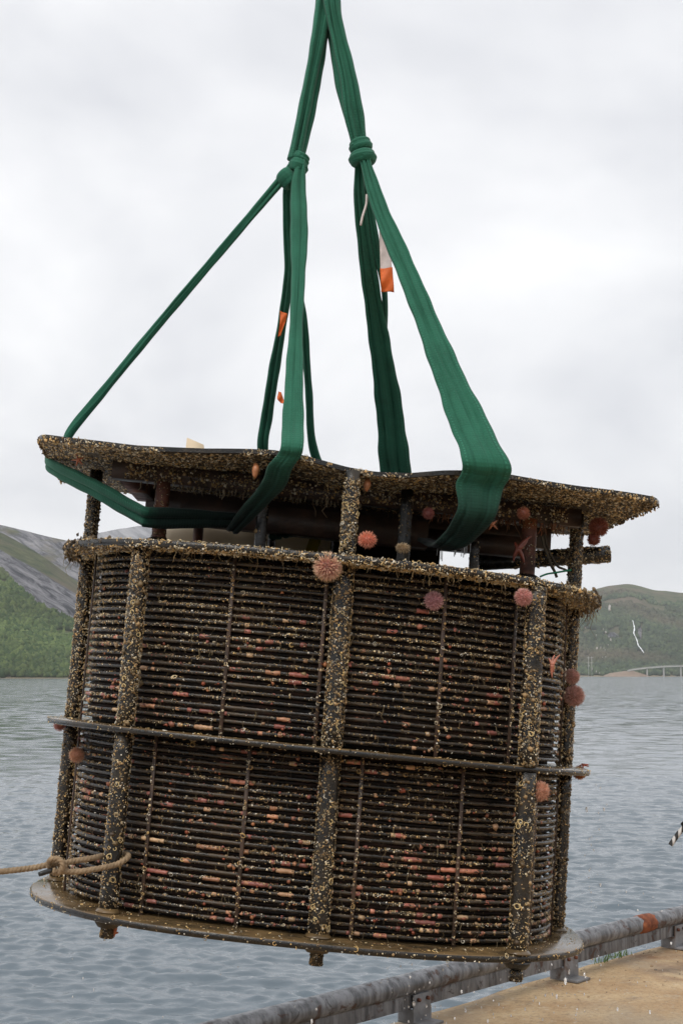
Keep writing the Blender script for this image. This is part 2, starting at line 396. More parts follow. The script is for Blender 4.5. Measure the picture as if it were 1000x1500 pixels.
hill('cliff_mountain', [(-520, 640), (-200, 735), (-60, 764), (0, 769), (35, 777), (60, 783), (100, 793), (115, 797), (160, 835), (260, 905), (420, 985)], 2700, 3300,
     lambda x, y: .62 + 0 * x, 160, 60, .8, 10, 21, (.2, 0, .8))
hill('far_mountain', [(-600, 790), (-200, 790), (40, 800), (100, 794), (150, 776), (230, 766), (330, 770), (420, 800), (560, 880), (640, 960), (680, 985)], 7800, 9200,
     lambda x, y: .7 + 0 * x, 140, 40, .8, 16, 31)
def rock_right(x, y):
    return .8 * np.exp(-((x - 897) / 12) ** 2 - ((y - 932) / 9) ** 2) + .75 * np.exp(-((x - 936) / 5) ** 2 - ((y - 928) / 17) ** 2) + .42 * np.exp(-((x - 890) / 25) ** 2 - ((y - 868) / 4) ** 2) + .3 * (y < 885) * (x > 950)
HR, RR_ = hill('wooded_hill', [(420, 985), (560, 955), (700, 905), (790, 880), (850, 868), (873, 862), (895, 857), (920, 854), (934, 857), (956, 864), (975, 865), (1000, 869), (1060, 862), (1200, 850), (1500, 870)],
               2900, 4300, rock_right, 260, 90, .9, 8, 41, (0, 0, .2))

def land_behind():  # unseen rise behind the camera, added to cut low sky light on the drum
    nx, ny = 60, 30; V = []
    for j in range(ny):
        t = j / (ny - 1)
        for i in range(nx):
            a = math.radians(105 + 150 * i / (nx - 1)); rr = 45 + 380 * t; V.append((rr * math.sin(a), rr * math.cos(a), -.5 + 48 * t ** 1.1))
    V = np.array(V); V[:, 2] += 5 * vnoise(V[:, :2], .03, 8, 4) * np.repeat(np.linspace(0, 1, ny), nx)
    i = np.arange(ny - 1)[:, None]; j = np.arange(nx - 1)[None]; Q = np.stack([i * nx + j, i * nx + j + 1, (i + 1) * nx + j + 1, (i + 1) * nx + j], -1).reshape(-1, 4)
    tag(mk('added_unseen_hill', V, Q[:, ::-1], m_hill('land_behind_cover', (0, 0, 0)), attrs={'rock': np.full(len(V), .2), 'beach': np.zeros(len(V))}), kind='structure')  # added slope, out of view; darkens what the pipes reflect
land_behind()  # added unseen rise, cuts low sky light
# the wood on the slopes: one mass of small crowns
def crowns(name, H, rock, pxr, n, size, seed, tone, tmax, label):
    q = np.random.default_rng(seed); bm = bmesh.new(); bmesh.ops.create_icosphere(bm, subdivisions=1, radius=1)
    bv = np.array([v.co for v in bm.verts]); bf = np.array([[v.index for v in f.verts] for f in bm.faces]); bm.free()
    if size > 4: bv, bf = ic0v, ic0f
    ny, nx, _ = H.shape; P = []; 
    while len(P) < n:
        u = q.uniform(0, nx - 2, n * 3); v = (q.uniform(.006, 1, n * 3) ** 1.15) * (ny - 2) * tmax
        i = v.astype(int); j = u.astype(int); fu = (u - j)[:, None]; fv = (v - i)[:, None]
        p = H[i, j] * (1 - fu) * (1 - fv) + H[i, j + 1] * fu * (1 - fv) + H[i + 1, j] * (1 - fu) * fv + H[i + 1, j + 1] * fu * fv
        sx = proj(p)[:, 0]
        ok = (rock[i, j] < .3) & (sx > pxr[0]) & (sx < pxr[1]) & (p[:, 2] > WZ + 1.5) & (vnoise(p[:, :2], .02, seed, 3) > -.6 + .95 * (v / ny - .25))
        P += list(p[ok])
    P = np.array(P[:n]); s = size * q.uniform(.55, 1.25, n)
    va = bv[None] * (1 + .33 * q.normal(size=(n, len(bv), 1)))
    va = va * (s[:, None, None] * np.stack([q.uniform(.8, 1.2, n), q.uniform(.8, 1.2, n), q.uniform(.8, 1.6, n)], -1)[:, None])
    V = (va + P[:, None] + np.array([0, 0, 1.0]) * (s * .65)[:, None, None]).reshape(-1, 3)
    F = (bf[None] + (np.arange(n) * len(bv))[:, None, None]).reshape(-1, 3)
    base = np.array(tone[0]) + (np.array(tone[1]) - np.array(tone[0])) * q.uniform(0, 1, (n, 1)) ** 1.3
    base *= 1 + .42 * vnoise(P[:, :2], .012, seed + 3, 3)[:, None]
    bf_ = np.clip(vnoise(P[:, :2], .006, seed + 13, 3) * 1.6 - .25 + .5 * (P[:, 2] / P[:, 2].max()), 0, .75)[:, None]; base = base * (1 - bf_) + np.array([.115, .095, .065]) * bf_ * q.uniform(.7, 1.2, (n, 1))
    C = np.repeat(np.clip(base, .01, 1), len(bv), 0)
    o = mk(name, V, F, M['leaf'], smooth=False, col=C); tag(o, label, 'wood', kind='stuff')
m_, nt_, b_, o_ = mat('far_foliage'); nt_.links.new(attr(nt_, 'tone', 'Color'), b_.inputs['Base Color']); b_.inputs['Roughness'].default_value = .9
b_.inputs['Specular IOR Level'].default_value = .1
M['leaf'] = m_
crowns('birch_wood', HL, RL, (-60, 125), 8000, 3.3, 5, ((.034, .066, .024), (.11, .15, .05)), .55, 'green birch wood covering the lower slope on the left shore')
crowns('far_wood', HR, RR_, (820, 1040), 8000, 5.0, 6, ((.028, .050, .030), (.075, .10, .05)), .76, 'dark green wood on the hill beyond the bridge')

# thin waterfall on the right hill
def on_hill(x, y, H):
    q = proj(H[:80].reshape(-1, 3)); k = np.argmin((q[:, 0] - x) ** 2 + (q[:, 1] - y) ** 2)
    Y = H.reshape(-1, 3)[k, 1]; return at(x, y, Y - 95)
wf = np.array([on_hill(x, y, HR) for x, y in [(926, 909), (927.5, 915), (928.5, 921), (927.5, 927), (930, 933), (932.5, 939), (934, 945), (938, 950), (942, 956)]])
wv, wfc = tube(smooth_path(wf, 40), np.interp(np.arange(40), [0, 12, 20, 30, 39], [.8, 1.6, 1.0, 1.4, .8]) * (1 + .3 * rng.normal(size=40)).clip(.5, 1.6), 6)
m_, nt_, b_, o_ = mat('white_water'); b_.inputs['Base Color'].default_value = (.85, .87, .9, 1); b_.inputs['Roughness'].default_value = .6
tag(mk('waterfall', wv, wfc, m_), kind='structure')

# bridge at the foot of the hill
M['conc'] = m_plain('pale_concrete', (.42, .41, .39), .9, .2, .85)
M['fill'] = m_plain('gravel_fill', (.27, .20, .15), .95, .1, .75)
br = empty('road_bridge', at(960, 993, 2850)); tag(br, 'long pale concrete road bridge on slim piers at the foot of the far hill', 'bridge')
def loc(v, o): return v - np.array(o.location)
dk = np.array([at(x, y, 2850) for x, y in [(918, 983.5), (926, 981.6), (945, 979.2), (970, 977.2), (1000, 976.2), (1060, 976), (1200, 977)]])
P = smooth_path(dk, 60); Vd = []
for hx, hz in ((-5, 1.5), (5, 1.5), (5, -1.0), (-5, -1.0)): Vd.append(P + np.array([0, hx, hz]))
Vd = np.stack(Vd, 1).reshape(-1, 3); i = np.arange(59)[:, None]; j = np.arange(4)[None]
Qd = np.stack([i * 4 + j, i * 4 + (j + 1) % 4, (i + 1) * 4 + (j + 1) % 4, (i + 1) * 4 + j], -1).reshape(-1, 4)
mk('deck', loc(Vd, br), Qd, M['conc'], br, smooth=False)
rl = P + np.array([0, -5, 2.6]); v, f = tube(rl, .35, 4); mk('railing', loc(v, br), f, M['conc'], br)
for x in (947, 971.5, 996.5, 1024, 1055, 1090):
    p = at(x, 993, 2850); top = np.interp(p[0], P[:, 0], P[:, 2]) - .9
    v, f = box((p[0], p[1], (top + WZ - 2) / 2), (2.3, 6, top - WZ + 2), .3); mk('pier', loc(v, br), f, M['conc'], br, smooth=False)
fx = np.array([at(x, y, 2846) for x, y in [(882, 993.6), (900, 986), (926, 982.5), (944, 988), (958, 993.6)]])
nF = len(fx); v = np.concatenate([fx, fx + np.array([0, 60, 0]), np.c_[fx[:, 0], fx[:, 1] - 14, np.full(nF, WZ - 1)]])
i = np.arange(nF - 1); f = np.concatenate([np.stack([i, i + 1, i + 1 + nF, i + nF], -1), np.stack([i + 2 * nF, i + 1 + 2 * nF, i + 1, i], -1)])
tag(mk('embankment', v, f, M['fill'], smooth=False), kind='structure')
py_ = empty('power_pylon', at(863.5, 992, 2870)); tag(py_, 'thin grey twin-mast power pylon on the shore below the hill', 'pylon')
for x in (861.3, 866): 
    a_, b2 = at(x, 992.5, 2870), at(x, 961.5, 2870); v, f = tube(np.array([a_, b2]), .42, 5); mk('mast', loc(v, py_), f, M['conc'], py_)
for y in (963.5, 971):
    v, f = tube(np.array([at(858.5, y, 2870), at(868.8, y, 2870)]), .3, 4); mk('crossarm', loc(v, py_), f, M['conc'], py_)

# ------------------------------------------------------------------ quay
def m_quay():
    m, nt, b, o = mat('stained_quay_concrete'); v = coords(nt)
    f = noise(nt, v, 2.2, 8, .62); g = noise(nt, v, 90, 4, .7); h = noise(nt, v, .9, 6, .6, .8)
    c = mixc(nt, ramp(nt, f, [(.34, 0.0), (.66, 1.0)]), (.35, .215, .105), (.52, .385, .225))
    c = mixc(nt, ramp(nt, h, [(.53, 0.0), (.64, .75)]), c, (.22, .105, .045))
    c = mixc(nt, ramp(nt, noise(nt, v, 3.6, 7, .7, .5), [(.60, 0.0), (.70, .6)]), c, (.46, .42, .34))
    c = mixc(nt, ramp(nt, g, [(.28, .55), (.42, 0.0)]), c, (.10, .07, .04))
    c = mixc(nt, ramp(nt, noise(nt, v, 210, 3, .7), [(.62, 0.0), (.72, .55)]), c, (.55, .47, .35))
    c = mixc(nt, ramp(nt, noise(nt, v, 34, 5, .75), [(.36, .5), (.5, 0.0)]), c, (.13, .085, .045)); c = mixc(nt, ramp(nt, noise(nt, v, 26, 5, .75), [(.56, 0.0), (.68, .5)]), c, (.56, .50, .40))
    c = mixc(nt, ramp(nt, noise(nt, v, .55, 5, .6, .6), [(.46, 0.0), (.62, .55)]), c, (.30, .27, .22))
    w2 = noise(nt, v, 1.3, 5, .6, .3); wet = ramp(nt, w2, [(.58, 0.0), (.66, 1.0)])  # damp patches on the concrete, darker and smoother
    c = mixc(nt, wet, c, mixc(nt, 1.0, c, (.55, .5, .45), 'MULTIPLY'))
    nt.links.new(c, b.inputs['Base Color']); nt.links.new(mixc(nt, wet, (.88, .88, .88), (.35, .35, .35)), b.inputs['Roughness'])
    p = bump(nt, None, f, .5, .03); bump(nt, b, g, .6, .008, p); return m
M['quay'] = m_quay()
RT = .275; PR = .058                                   # rail top height and pipe radius
pA = atz(330, 1509, RT - PR); pB = atz(1000, 1338, RT - PR)  # pipe centre line
rd = pB - pA; rd[2] = 0; rd /= np.linalg.norm(rd); rn = np.array([-rd[1], rd[0], 0])   # rn points to the water
r0 = pA - rd * 1.6; RLEN = 40.0
edge = .16
def rp(s, n=0, z=0): return np.array([r0[0], r0[1], 0]) + rd * s + rn * n + np.array([0, 0, z])
nu, nv = 160, 100
ss = np.linspace(-6, 34, nu); nn = np.r_[np.linspace(edge, -4, 80), np.linspace(-4.4, -26, 20)]
U, Vv = np.meshgrid(ss, nn, indexing='ij'); V = np.array([r0[0], r0[1], 0]) + U[..., None] * rd + Vv[..., None] * rn
V = V.reshape(-1, 3); V[:, 2] = .008 * vnoise(V[:, :2], 2.1, 4, 5) - .006
e = np.abs(Vv.ravel() - edge) < .004; V[e, 2] -= .012 + .012 * np.abs(vnoise(V[e, :2], 5, 9, 4)); V[e] += rn * (.03 * vnoise(V[e, :2], 4, 2, 4))[:, None]
i = np.arange(nu - 1)[:, None]; j = np.arange(nv - 1)[None]
Q = np.stack([i * nv + j, i * nv + j + 1, (i + 1) * nv + j + 1, (i + 1) * nv + j], -1).reshape(-1, 4)[:, ::-1]
ei = np.arange(nu) * nv; dn = V[ei].copy(); dn[:, 2] = WZ - 2; n0 = len(V)
k = np.arange(nu - 1); Q2 = np.stack([ei[k], ei[k + 1], n0 + k + 1, n0 + k], -1)
tag(mk('quay', np.concatenate([V, dn]), [Q, Q2], M['quay'], smooth=False), kind='structure')
# loose grit on the quay
n = 3600; s_ = rng.uniform(4, 16, n); d_ = -rng.uniform(-.1, 1, n) ** 1.0 * 3.2
bm = bmesh.new(); bmesh.ops.create_icosphere(bm, subdivisions=1, radius=1); icv = np.array([v.co for v in bm.verts]); icf = np.array([[v.index for v in f.verts] for f in bm.faces]); bm.free()
Pg = np.array([r0[0], r0[1], 0]) + s_[:, None] * rd + d_[:, None] * rn
sz = rng.lognormal(-5.6, .45, n); Vg = ic0v[None, :, :] * (1 + .25 * rng.normal(size=(n, 12, 1))) * sz[:, None, None] * np.array([1, 1, .6]) + Pg[:, None]
Fg = (ic0f[None] + (np.arange(n) * 12)[:, None, None]).reshape(-1, 3)
tn = np.repeat(np.array([(.30, .20, .11), (.12, .09, .06), (.48, .40, .29)])[rng.integers(0, 3, n)], 12, 0)
tag(mk('grit', Vg.reshape(-1, 3), Fg, M['shell'], smooth=False, col=tn), 'loose grit scattered over the stained quay', 'grit', kind='stuff')

def m_rail():
    m, nt, b, o = mat('worn_grey_paint_steel'); v = coords(nt)
    f = noise(nt, v, 7, 7, .68, .7); vs = coords(nt, (9, 9, 1.2)); st = noise(nt, vs, 2.4, 6, .65)
    c = mixc(nt, ramp(nt, st, [(.38, 0.0), (.62, 1.0)]), (.055, .057, .063), (.205, .21, .225))
    c = mixc(nt, ramp(nt, f, [(.57, 0.0), (.63, .9)]), c, (.07, .034, .022))
    c = mixc(nt, ramp(nt, noise(nt, v, 11, 6, .7, 1.0), [(.60, 0.0), (.66, .9)]), c, (.022, .02, .02))
    nt.links.new(c, b.inputs['Base Color']); nt.links.new(ramp(nt, f, [(.45, .28), (.62, .7)]), b.inputs['Roughness'])
    p = bump(nt, None, f, .2, .004); bump(nt, b, noise(nt, v, 60, 4), .3, .002, p); return m
M['rail'] = m_rail()
M['brk'] = m_fouled('galvanised_bracket', (.13, .13, .135), (.24, .24, .25), 9, .38, .64, (.5, .75), third=(.10, .06, .04))
rail = empty('kerb_rail', rp(9, 0, 0)); tag(rail, 'worn grey steel pipe rail along the quay edge, streaked with rust', 'rail')
Rm = np.stack([rd, rn, np.array([0, 0, 1.0])], 1)
LR = lambda v: v - np.array(rail.location)
sP = np.linspace(0, RLEN, 240); PP = np.array([rp(s, 0, RT - PR) for s in sP]); PP[:, 2] += .003 * np.sin(sP * 1.7)
def s_at(x, y, z): return float((atz(x, y, z) - r0) @ rd)
sr = s_at(936, 1352, RT - PR)
v, f = tube(PP, PR, 20); mk('pipe', LR(v), f, M['rail'], rail)
v, f = tube(np.array([rp(sr + d, 0, RT - PR + .003 * math.sin((sr + d) * 1.7)) for d in np.linspace(-.10, .10, 7)]), PR + np.array([.001, .003, .004, .005, .004, .003, .001]), 20)
v[:20] += rd * rng.uniform(-.02, .03, (20, 1)); v[120:140] += rd * rng.uniform(-.03, .02, (20, 1))
tag(mk('rust_band', LR(v), f, m_fouled('orange_rust', (.28, .075, .022), (.12, .035, .016), 20, .36, .60, (.7, .9), third=(.34, .12, .04)), rail), 'orange rust band on the pipe')
# channel under the pipe: web facing the quay and a lip
v, f = merge([box(rp(RLEN / 2, -.012, RT - 2 * PR - .035), (RLEN, .012, .078), .002, Rm), box(rp(RLEN / 2, .03, RT - 2 * PR - .070), (RLEN, .075, .008), .001, Rm), box(rp(RLEN / 2, .03, RT - 2 * PR + .004), (RLEN, .072, .008), .001, Rm)])
mk('channel', LR(v), f, M['rail'], rail, smooth=False)
sb0 = s_at(965, 1384, 0.0); sb1 = s_at(808, 1430, 0.0); step = sb0 - sb1
for kk in range(-1, 9):
    s = sb1 + kk * step * 1.0
    if kk == -1: s = s_at(588, 1492, 0.0)
    if s < 0: continue
    z0 = RT - 2 * PR - .075
    v, f = merge([box(rp(s, -.03, .5 * (z0 + .07)), (.15, .010, z0 + .078), .002, Rm), box(rp(s, -.075, .007), (.15, .10, .014), .002, Rm),
                  box(rp(s - .075, .02, z0 / 2), (.008, .11, z0 - .004), .001, Rm), box(rp(s + .075, .02, z0 / 2), (.008, .11, z0 - .004), .001, Rm)])
    b1 = mk('bracket', LR(v), f, M['brk'], rail, smooth=False)
    for ds in (-.04, .04):
        v, f = tube(np.array([rp(s + ds, -.034, z0 + .045), rp(s + ds, -.052, z0 + .045)]), .011, 6); mk('bolt', LR(v), f, M['rust'], b1, smooth=False)
# grass in the crack at the quay edge
gv = []; 
for (s0, s1, n) in ((sr - .42, sr + .02, 80), (sb0 + .25, sb0 + .6, 60)):
    for _ in range(n):
        s = rng.uniform(s0, s1); p = rp(s, edge + rng.uniform(-.08, .02), -.01); h = rng.uniform(.02, .06); d = rng.normal(0, .35, 2)
        a = p; t = p + np.array([d[0] * h, d[1] * h, h]); mid = (a + t) / 2 + np.array([0, 0, .2 * h]); wv_ = np.array([rng.normal(), rng.normal(), 0]); wv_ = wv_ / np.linalg.norm(wv_) * .003
        gv.append((np.array([a - wv_, a + wv_, mid + wv_ * .8, mid - wv_ * .8, t]), [np.array([[0, 1, 2, 3]]), np.array([[3, 2, 4]])]))
v, f = merge(gv); m_, nt_, b_, o_ = mat('grass_blade'); b_.inputs['Base Color'].default_value = (.10, .17, .035, 1); b_.inputs['Roughness'].default_value = .6
tag(mk('grass', v, f, m_), 'bright green grass tufts along the quay edge behind the rail', 'grass', kind='stuff')

# ------------------------------------------------------------------ the fouled coil drum
DC = at(468, 1087, 5.6); roll, tilt = math.radians(5.6), math.radians(1.7); SH = .026
DRx = np.array([[1, 0, 0], [0, math.cos(tilt), math.sin(tilt)], [0, -math.sin(tilt), math.cos(tilt)]])
DRy = np.array([[math.cos(roll), 0, math.sin(roll)], [0, 1, 0], [-math.sin(roll), 0, math.cos(roll)]])
DR = DRy @ DRx
def shear(p):
    p = np.array(p, float, copy=True); p[..., 0] -= SH * p[..., 2]; return p
def D2W(p): return shear(p) @ DR.T + DC            # drum coordinates (x right, y away, z up) to the world
def Dn(n): return np.asarray(n) @ DR.T
def inv(x, y, ly):                                  # photo point at drum depth ly -> drum coordinates
    d = DR.T @ ray(x, y); o = DR.T @ (CAM - DC); t = (ly - o[1]) / d[1]; p = o + t * d
    return np.array([p[0] + SH * p[2], ly, p[2]])
drum = empty('coil_drum'); drum.matrix_world = Matrix.Translation(Vector(DC)) @ Matrix(DR.tolist()).to_4x4()
tag(drum, 'big oval drum of stacked black pipes crusted with shells, hanging from green slings', 'pipe drum')
def part(name, v, f, m, parent=None, **k):
    return mk(name, shear(v), f, m, parent or drum, **k)

class Loop:
    """super-ellipse outline sampled by arc length"""
    def __init__(s, a, b, n=2.5, K=720):
        t = np.linspace(0, 2 * np.pi, K * 4, endpoint=False); c, q = np.cos(t), np.sin(t)
        P = np.c_[a * np.sign(c) * abs(c) ** (2 / n), b * np.sign(q) * abs(q) ** (2 / n)]
        L = np.concatenate([[0], np.cumsum(np.linalg.norm(np.diff(np.vstack([P, P[:1]]), axis=0), axis=1))])
        u = np.linspace(0, L[-1], K, endpoint=False); Pc = np.vstack([P, P[:1]])
        s.P = np.c_[np.interp(u, L, Pc[:, 0]), np.interp(u, L, Pc[:, 1])]; s.K = K; s.len = L[-1]
        T = norm(np.roll(s.P, -1, 0) - np.roll(s.P, 1, 0)); s.N = np.c_[T[:, 1], -T[:, 0]]
    def idx_x(s, x, front=True):
        k = np.where((s.P[:, 1] < 0) == front)[0]; return k[np.argmin(abs(s.P[k, 0] - x))]
    def pts(s, n): return s.P[(np.arange(n) * s.K / n).astype(int)]
ZB, ZM, ZT, ZP = -.62, 0.0, .640, 1.0
LB, LM, LT = Loop(1.03, .885), Loop(1.03, .86), Loop(1.03, .875)
LC, LI = Loop(.905, .735), Loop(.886, .716)          # outer and inner pipe coil
CORE = Loop(.872, .700)

def plate(name, L, z, th, m, wob=.0, parent=None, seed=0):
    n = 200; P = L.pts(n); rings = []
    w_ = wob * vnoise(P, 6, seed, 4)[:, None] * norm(P)
    for k, dz in ((.0, None), (.55, 0), (1 - .006, 0), (1, -.003), (1, -th + .003), (1 - .006, -th), (.55, -th), (0.0, None)):
        if dz is None: continue
        Q = (P + w_) * k if k > .5 else P * k
        rings.append(np.c_[Q, np.full(n, z + dz)])
    V = np.concatenate(rings); F = []; R_ = len(rings); i = np.arange(R_ - 1)[:, None]; j = np.arange(n)[None]
    F = [np.stack([i * n + j, i * n + (j + 1) % n, (i + 1) * n + (j + 1) % n, (i + 1) * n + j], -1).reshape(-1, 4)[:, ::-1]]
    c = len(V); V = np.vstack([V, [0, 0, z], [0, 0, z - th]]); jj = np.arange(n)
    F.append(np.stack([np.full(n, c), jj, (jj + 1) % n], -1)); F.append(np.stack([np.full(n, c + 1), (R_ - 1) * n + (jj + 1) % n, (R_ - 1) * n + jj], -1))
    o = part(name, V, F, m, parent, smooth=False); o.data.materials.append(M['black'])
    nz = np.empty(len(o.data.polygons) * 3); o.data.polygons.foreach_get('normal', nz)
    o.data.polygons.foreach_set('material_index', (nz[2::3] < .6).astype(np.int32)); return o
plate('bottom_plate', LB, ZB, .024, M['mud'], .002, seed=1)
plate('middle_plate', LM, ZM, .020, M['mud'], .003, seed=2)
plate('ring_plate', LT, ZT, .024, M['black'], .006, seed=3)

# stacked pipes, each a closed loop of its own
PIPE_R = .0070; NR = 23; rods = []
def pipe_mesh(seed, L, ns=8, n=132):
    P = L.pts(n); q = np.random.default_rng(seed)
    z = .0022 * vnoise(P, 3.0, seed, 3); rr = PIPE_R * (1 + .05 * vnoise(P, 11, seed + 9, 3))
    P = P + L.N[(np.arange(n) * L.K / n).astype(int)] * (.003 * vnoise(P, 4, seed + 4, 2))[:, None]
    return np.c_[P, z], rr
variants = []
for sd_ in range(6):
    P, rr = pipe_mesh(100 + sd_, LC); v, f = tube(P, rr, 8, True)
    variants.append((v, f, P))
vm = {}
for (za, zb) in ((ZB + .012, ZM - .034), (ZM + .014, ZT - .040)):
    for k in range(NR):
        z = za + (zb - za) * (k + .35) / (NR - .3) + rng.normal(0, .0009)
        q = int(rng.integers(0, 6)); rods.append((z, q))
        v, f, P = variants[q]
        vv = v.copy(); vv[:, 2] += z
        if q not in vm:
            o = mk('pipe', v, f, M['pipe'], drum); vm[q] = o.data
        else: o = link('pipe', vm[q], drum)
        o.location = (-SH * z, 0, z)
inner = []
for (z, q) in rods:
    P = LI.pts(90); inner.append(tube(np.c_[P, np.full(90, z + .012)], PIPE_R, 6, True))
v, f = merge(inner); tag(part('inner_coil', v, f, M['inner']), kind='stuff')
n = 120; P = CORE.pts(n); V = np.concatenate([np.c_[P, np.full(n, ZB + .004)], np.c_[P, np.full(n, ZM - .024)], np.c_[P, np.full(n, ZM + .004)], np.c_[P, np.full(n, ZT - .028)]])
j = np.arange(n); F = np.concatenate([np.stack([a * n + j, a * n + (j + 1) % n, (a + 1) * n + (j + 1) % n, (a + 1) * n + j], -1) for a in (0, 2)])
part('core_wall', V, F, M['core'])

# posts: tubes between the plates, stubs on top, feet below
POSTS = [(-.965, .0), (-.66, -.68), (.05, -.765), (.72, -.68), (.955, .0), (.70, .70), (.03, .78), (-.66, .70)]
PRAD = [.030, .031, .034, .033, .028, .032, .032, .032]
post_surf = []     # (x, y, z0, z1, r, density)
for k, ((x, y), r) in enumerate(zip(POSTS, PRAD)):
    for (z0, z1, dn_) in ((ZB + .001, ZM - .021, .8), (ZM + .001, ZT - .025, 1.25)):
        zz = np.linspace(z0, z1, 10); rr = r * (1 + .015 * rng.normal(size=10))
        v, f = tube(np.c_[np.full(10, x), np.full(10, y), zz], rr, 20, hint=(1, 0, 0)); part('post', v, f, M['black'])
        if y < .3: post_surf.append((x, y, z0, z1, r, dn_))
    # weld collar at the foot of each post
    v, f = tube(np.array([[x, y, ZB + .002], [x, y, ZB + .006], [x, y, ZB + .016]]), [r + .012, r + .010, r + .001], 20, hint=(1, 0, 0)); part('collar', v, f, M['mud'])
    # foot below the bottom plate
    rf = .022; L_ = .062 if k != 1 else .056
    v, f = merge([tube(np.array([[x, y * .97, ZB - .0245], [x, y * .97, ZB - .034], [x, y * .97, ZB - .050]]), [r + .016, r + .014, r + .002], 18, hint=(1, 0, 0)),
                  tube(np.array([[x, y * .97, ZB - .050], [x, y * .97, ZB - .03 - L_]]), rf, 16, hint=(1, 0, 0))])
    part('foot', v, f, M['crust'] if k in (1, 2) else M['black'])
# stubs between ring plate and top plate
STUBS = [(-.97, .02, .026, 'black'), (-.655, -.30, .027, 'rust'), (-.27, -.36, .022, 'black'), (.055, -.70, .027, 'black'), (.26, -.40, .024, 'black'),
         (.53, -.30, .018, 'black'), (.735, -.27, .029, 'rust'), (.95, -.05, .026, 'black'), (-.60, .55, .022, 'rust'), (.62, .55, .022, 'black'), (0, .62, .022, 'black'), (-.27, .40, .018, 'black')]
def plate_z(x):
    return np.interp(x, [-1.2, -1.112, -.983, -.723, -.473, -.23, -.108, .037, .134, .254, .374, .495, .618, .87, 1.157, 1.2],
                     [1.016, 1.014, 1.003, .991, .992, 1.003, .994, .971, .964, .969, .990, 1.005, 1.008, 1.0, 1.0, .998])
TPT = .016
for (x, y, r, mm) in STUBS:
    z1 = plate_z(x) - TPT + .002 if abs(x - .53) > .01 else .80
    if mm == 'rust': z1 = .912
    v, f = tube(np.c_[np.full(6, x), np.full(6, y), np.linspace(ZT, z1, 6)], r, 16, hint=(1, 0, 0)); part('stub_post', v, f, M[mm])
    if y < .1: post_surf.append((x, y, ZT + .02, min(z1, .93), r, 1.3 if mm == 'black' and min(abs(x + .27), abs(x - .26), abs(x - .53)) > .05 else .2))
    dz = .04 if mm == 'rust' else 0
    v, f = tube(np.array([[x, y, ZT + .0005 + dz], [x, y, ZT + .010 + dz], [x, y, ZT + .016 + dz], [x, y, ZT + .022 + dz]]), [r + .024, r + .024, r + .012, r + .001], 18, hint=(1, 0, 0)); part('flange', v, f, M['black'])

# flat spacer strips clamped on the pipes
def strip(x, z0, z1, side=0):
    k = LC.idx_x(x) if not side else LC.idx_x(x)
    p = LC.P[k]; nrm = LC.N[k]; t = np.array([-nrm[1], nrm[0]]); R_ = np.array([[t[0], nrm[0], 0], [t[1], nrm[1], 0], [0, 0, 1.0]])
    c = p + nrm * (PIPE_R + .004)
    v, f = box((c[0], c[1], (z0 + z1) / 2), (.013, .006, z1 - z0), .0012, R_, 1)
    # slight bow
    v[:, :2] += (nrm * (.004 * np.sin((v[:, 2:3] - z0) / (z1 - z0) * 3.14)))
    part('spacer_strip', v, f, M['darksteel'], smooth=False)
    strips.append((c, nrm, z0, z1))
strips = []
for x in (-.875, -.324, -.008, .40, .655, .893, -.60, .80): strip(x, ZM + .001, ZT - .025) if x not in (-.60, .80) else None
for x in (-.875, -.545, -.222, .157, .50, .775, .893): strip(x, ZB + .001, ZM - .021)

# warped top plate
def top_plate():
    nu, nv = 120, 26; u = np.linspace(0, 1, nu); V0 = []
    for a in u:
        xf = -1.112 + a * (1.184 + 1.112); xb = -1.20 + a * (1.085 + 1.20)
        s = 2 * a - 1; yf = -.5 - .2 * (1 - s * s) + .06 * np.clip((abs(s) - .96) / .04, 0, 1) ** 2; yb = .5 + .18 * (1 - s * s) - .03 * np.clip((abs(s) - .96) / .04, 0, 1) ** 2
        for b_ in np.linspace(0, 1, nv):
            x = xf + (xb - xf) * b_; y = yf + (yb - yf) * b_
            z = 1.0 + (plate_z(x) - 1.0) * (1 - .65 * b_) + .003 * math.sin(9 * x + 3 * y)
            V0.append((x, y, z))
    return np.array(V0).reshape(nu, nv, 3)
TG = top_plate(); nu, nv, _ = TG.shape
def solid_grid(G, th):
    nu, nv, _ = G.shape; top = G.reshape(-1, 3); bot = top - np.array([0, 0, th]); n = len(top)
    i = np.arange(nu - 1)[:, None]; j = np.arange(nv - 1)[None]
    Q = np.stack([i * nv + j, (i + 1) * nv + j, (i + 1) * nv + j + 1, i * nv + j + 1], -1).reshape(-1, 4)
    rim = np.r_[np.arange(nu) * nv, (nu - 1) * nv + np.arange(1, nv), np.arange(nu - 2, -1, -1) * nv + nv - 1, np.arange(nv - 2, 0, -1)]
    r2 = np.roll(rim, -1)
    # rim gets its own vertices so the edge stays crisp
    V = np.concatenate([top, bot, top[rim], bot[rim]]); m = len(rim); k = np.arange(m); k2 = np.roll(k, -1)
    return V, [Q, Q[:, ::-1] + n, np.stack([2 * n + k, 2 * n + m + k, 2 * n + m + k2, 2 * n + k2], -1)]
v, f = solid_grid(TG, TPT); o = part('top_plate', v, f, M['crust'], smooth=False); o.data.materials.append(M['black'])
nz = np.empty(len(o.data.polygons) * 3); o.data.polygons.foreach_get('normal', nz); o.data.polygons.foreach_set('material_index', (nz[2::3] > -.6).astype(np.int32))

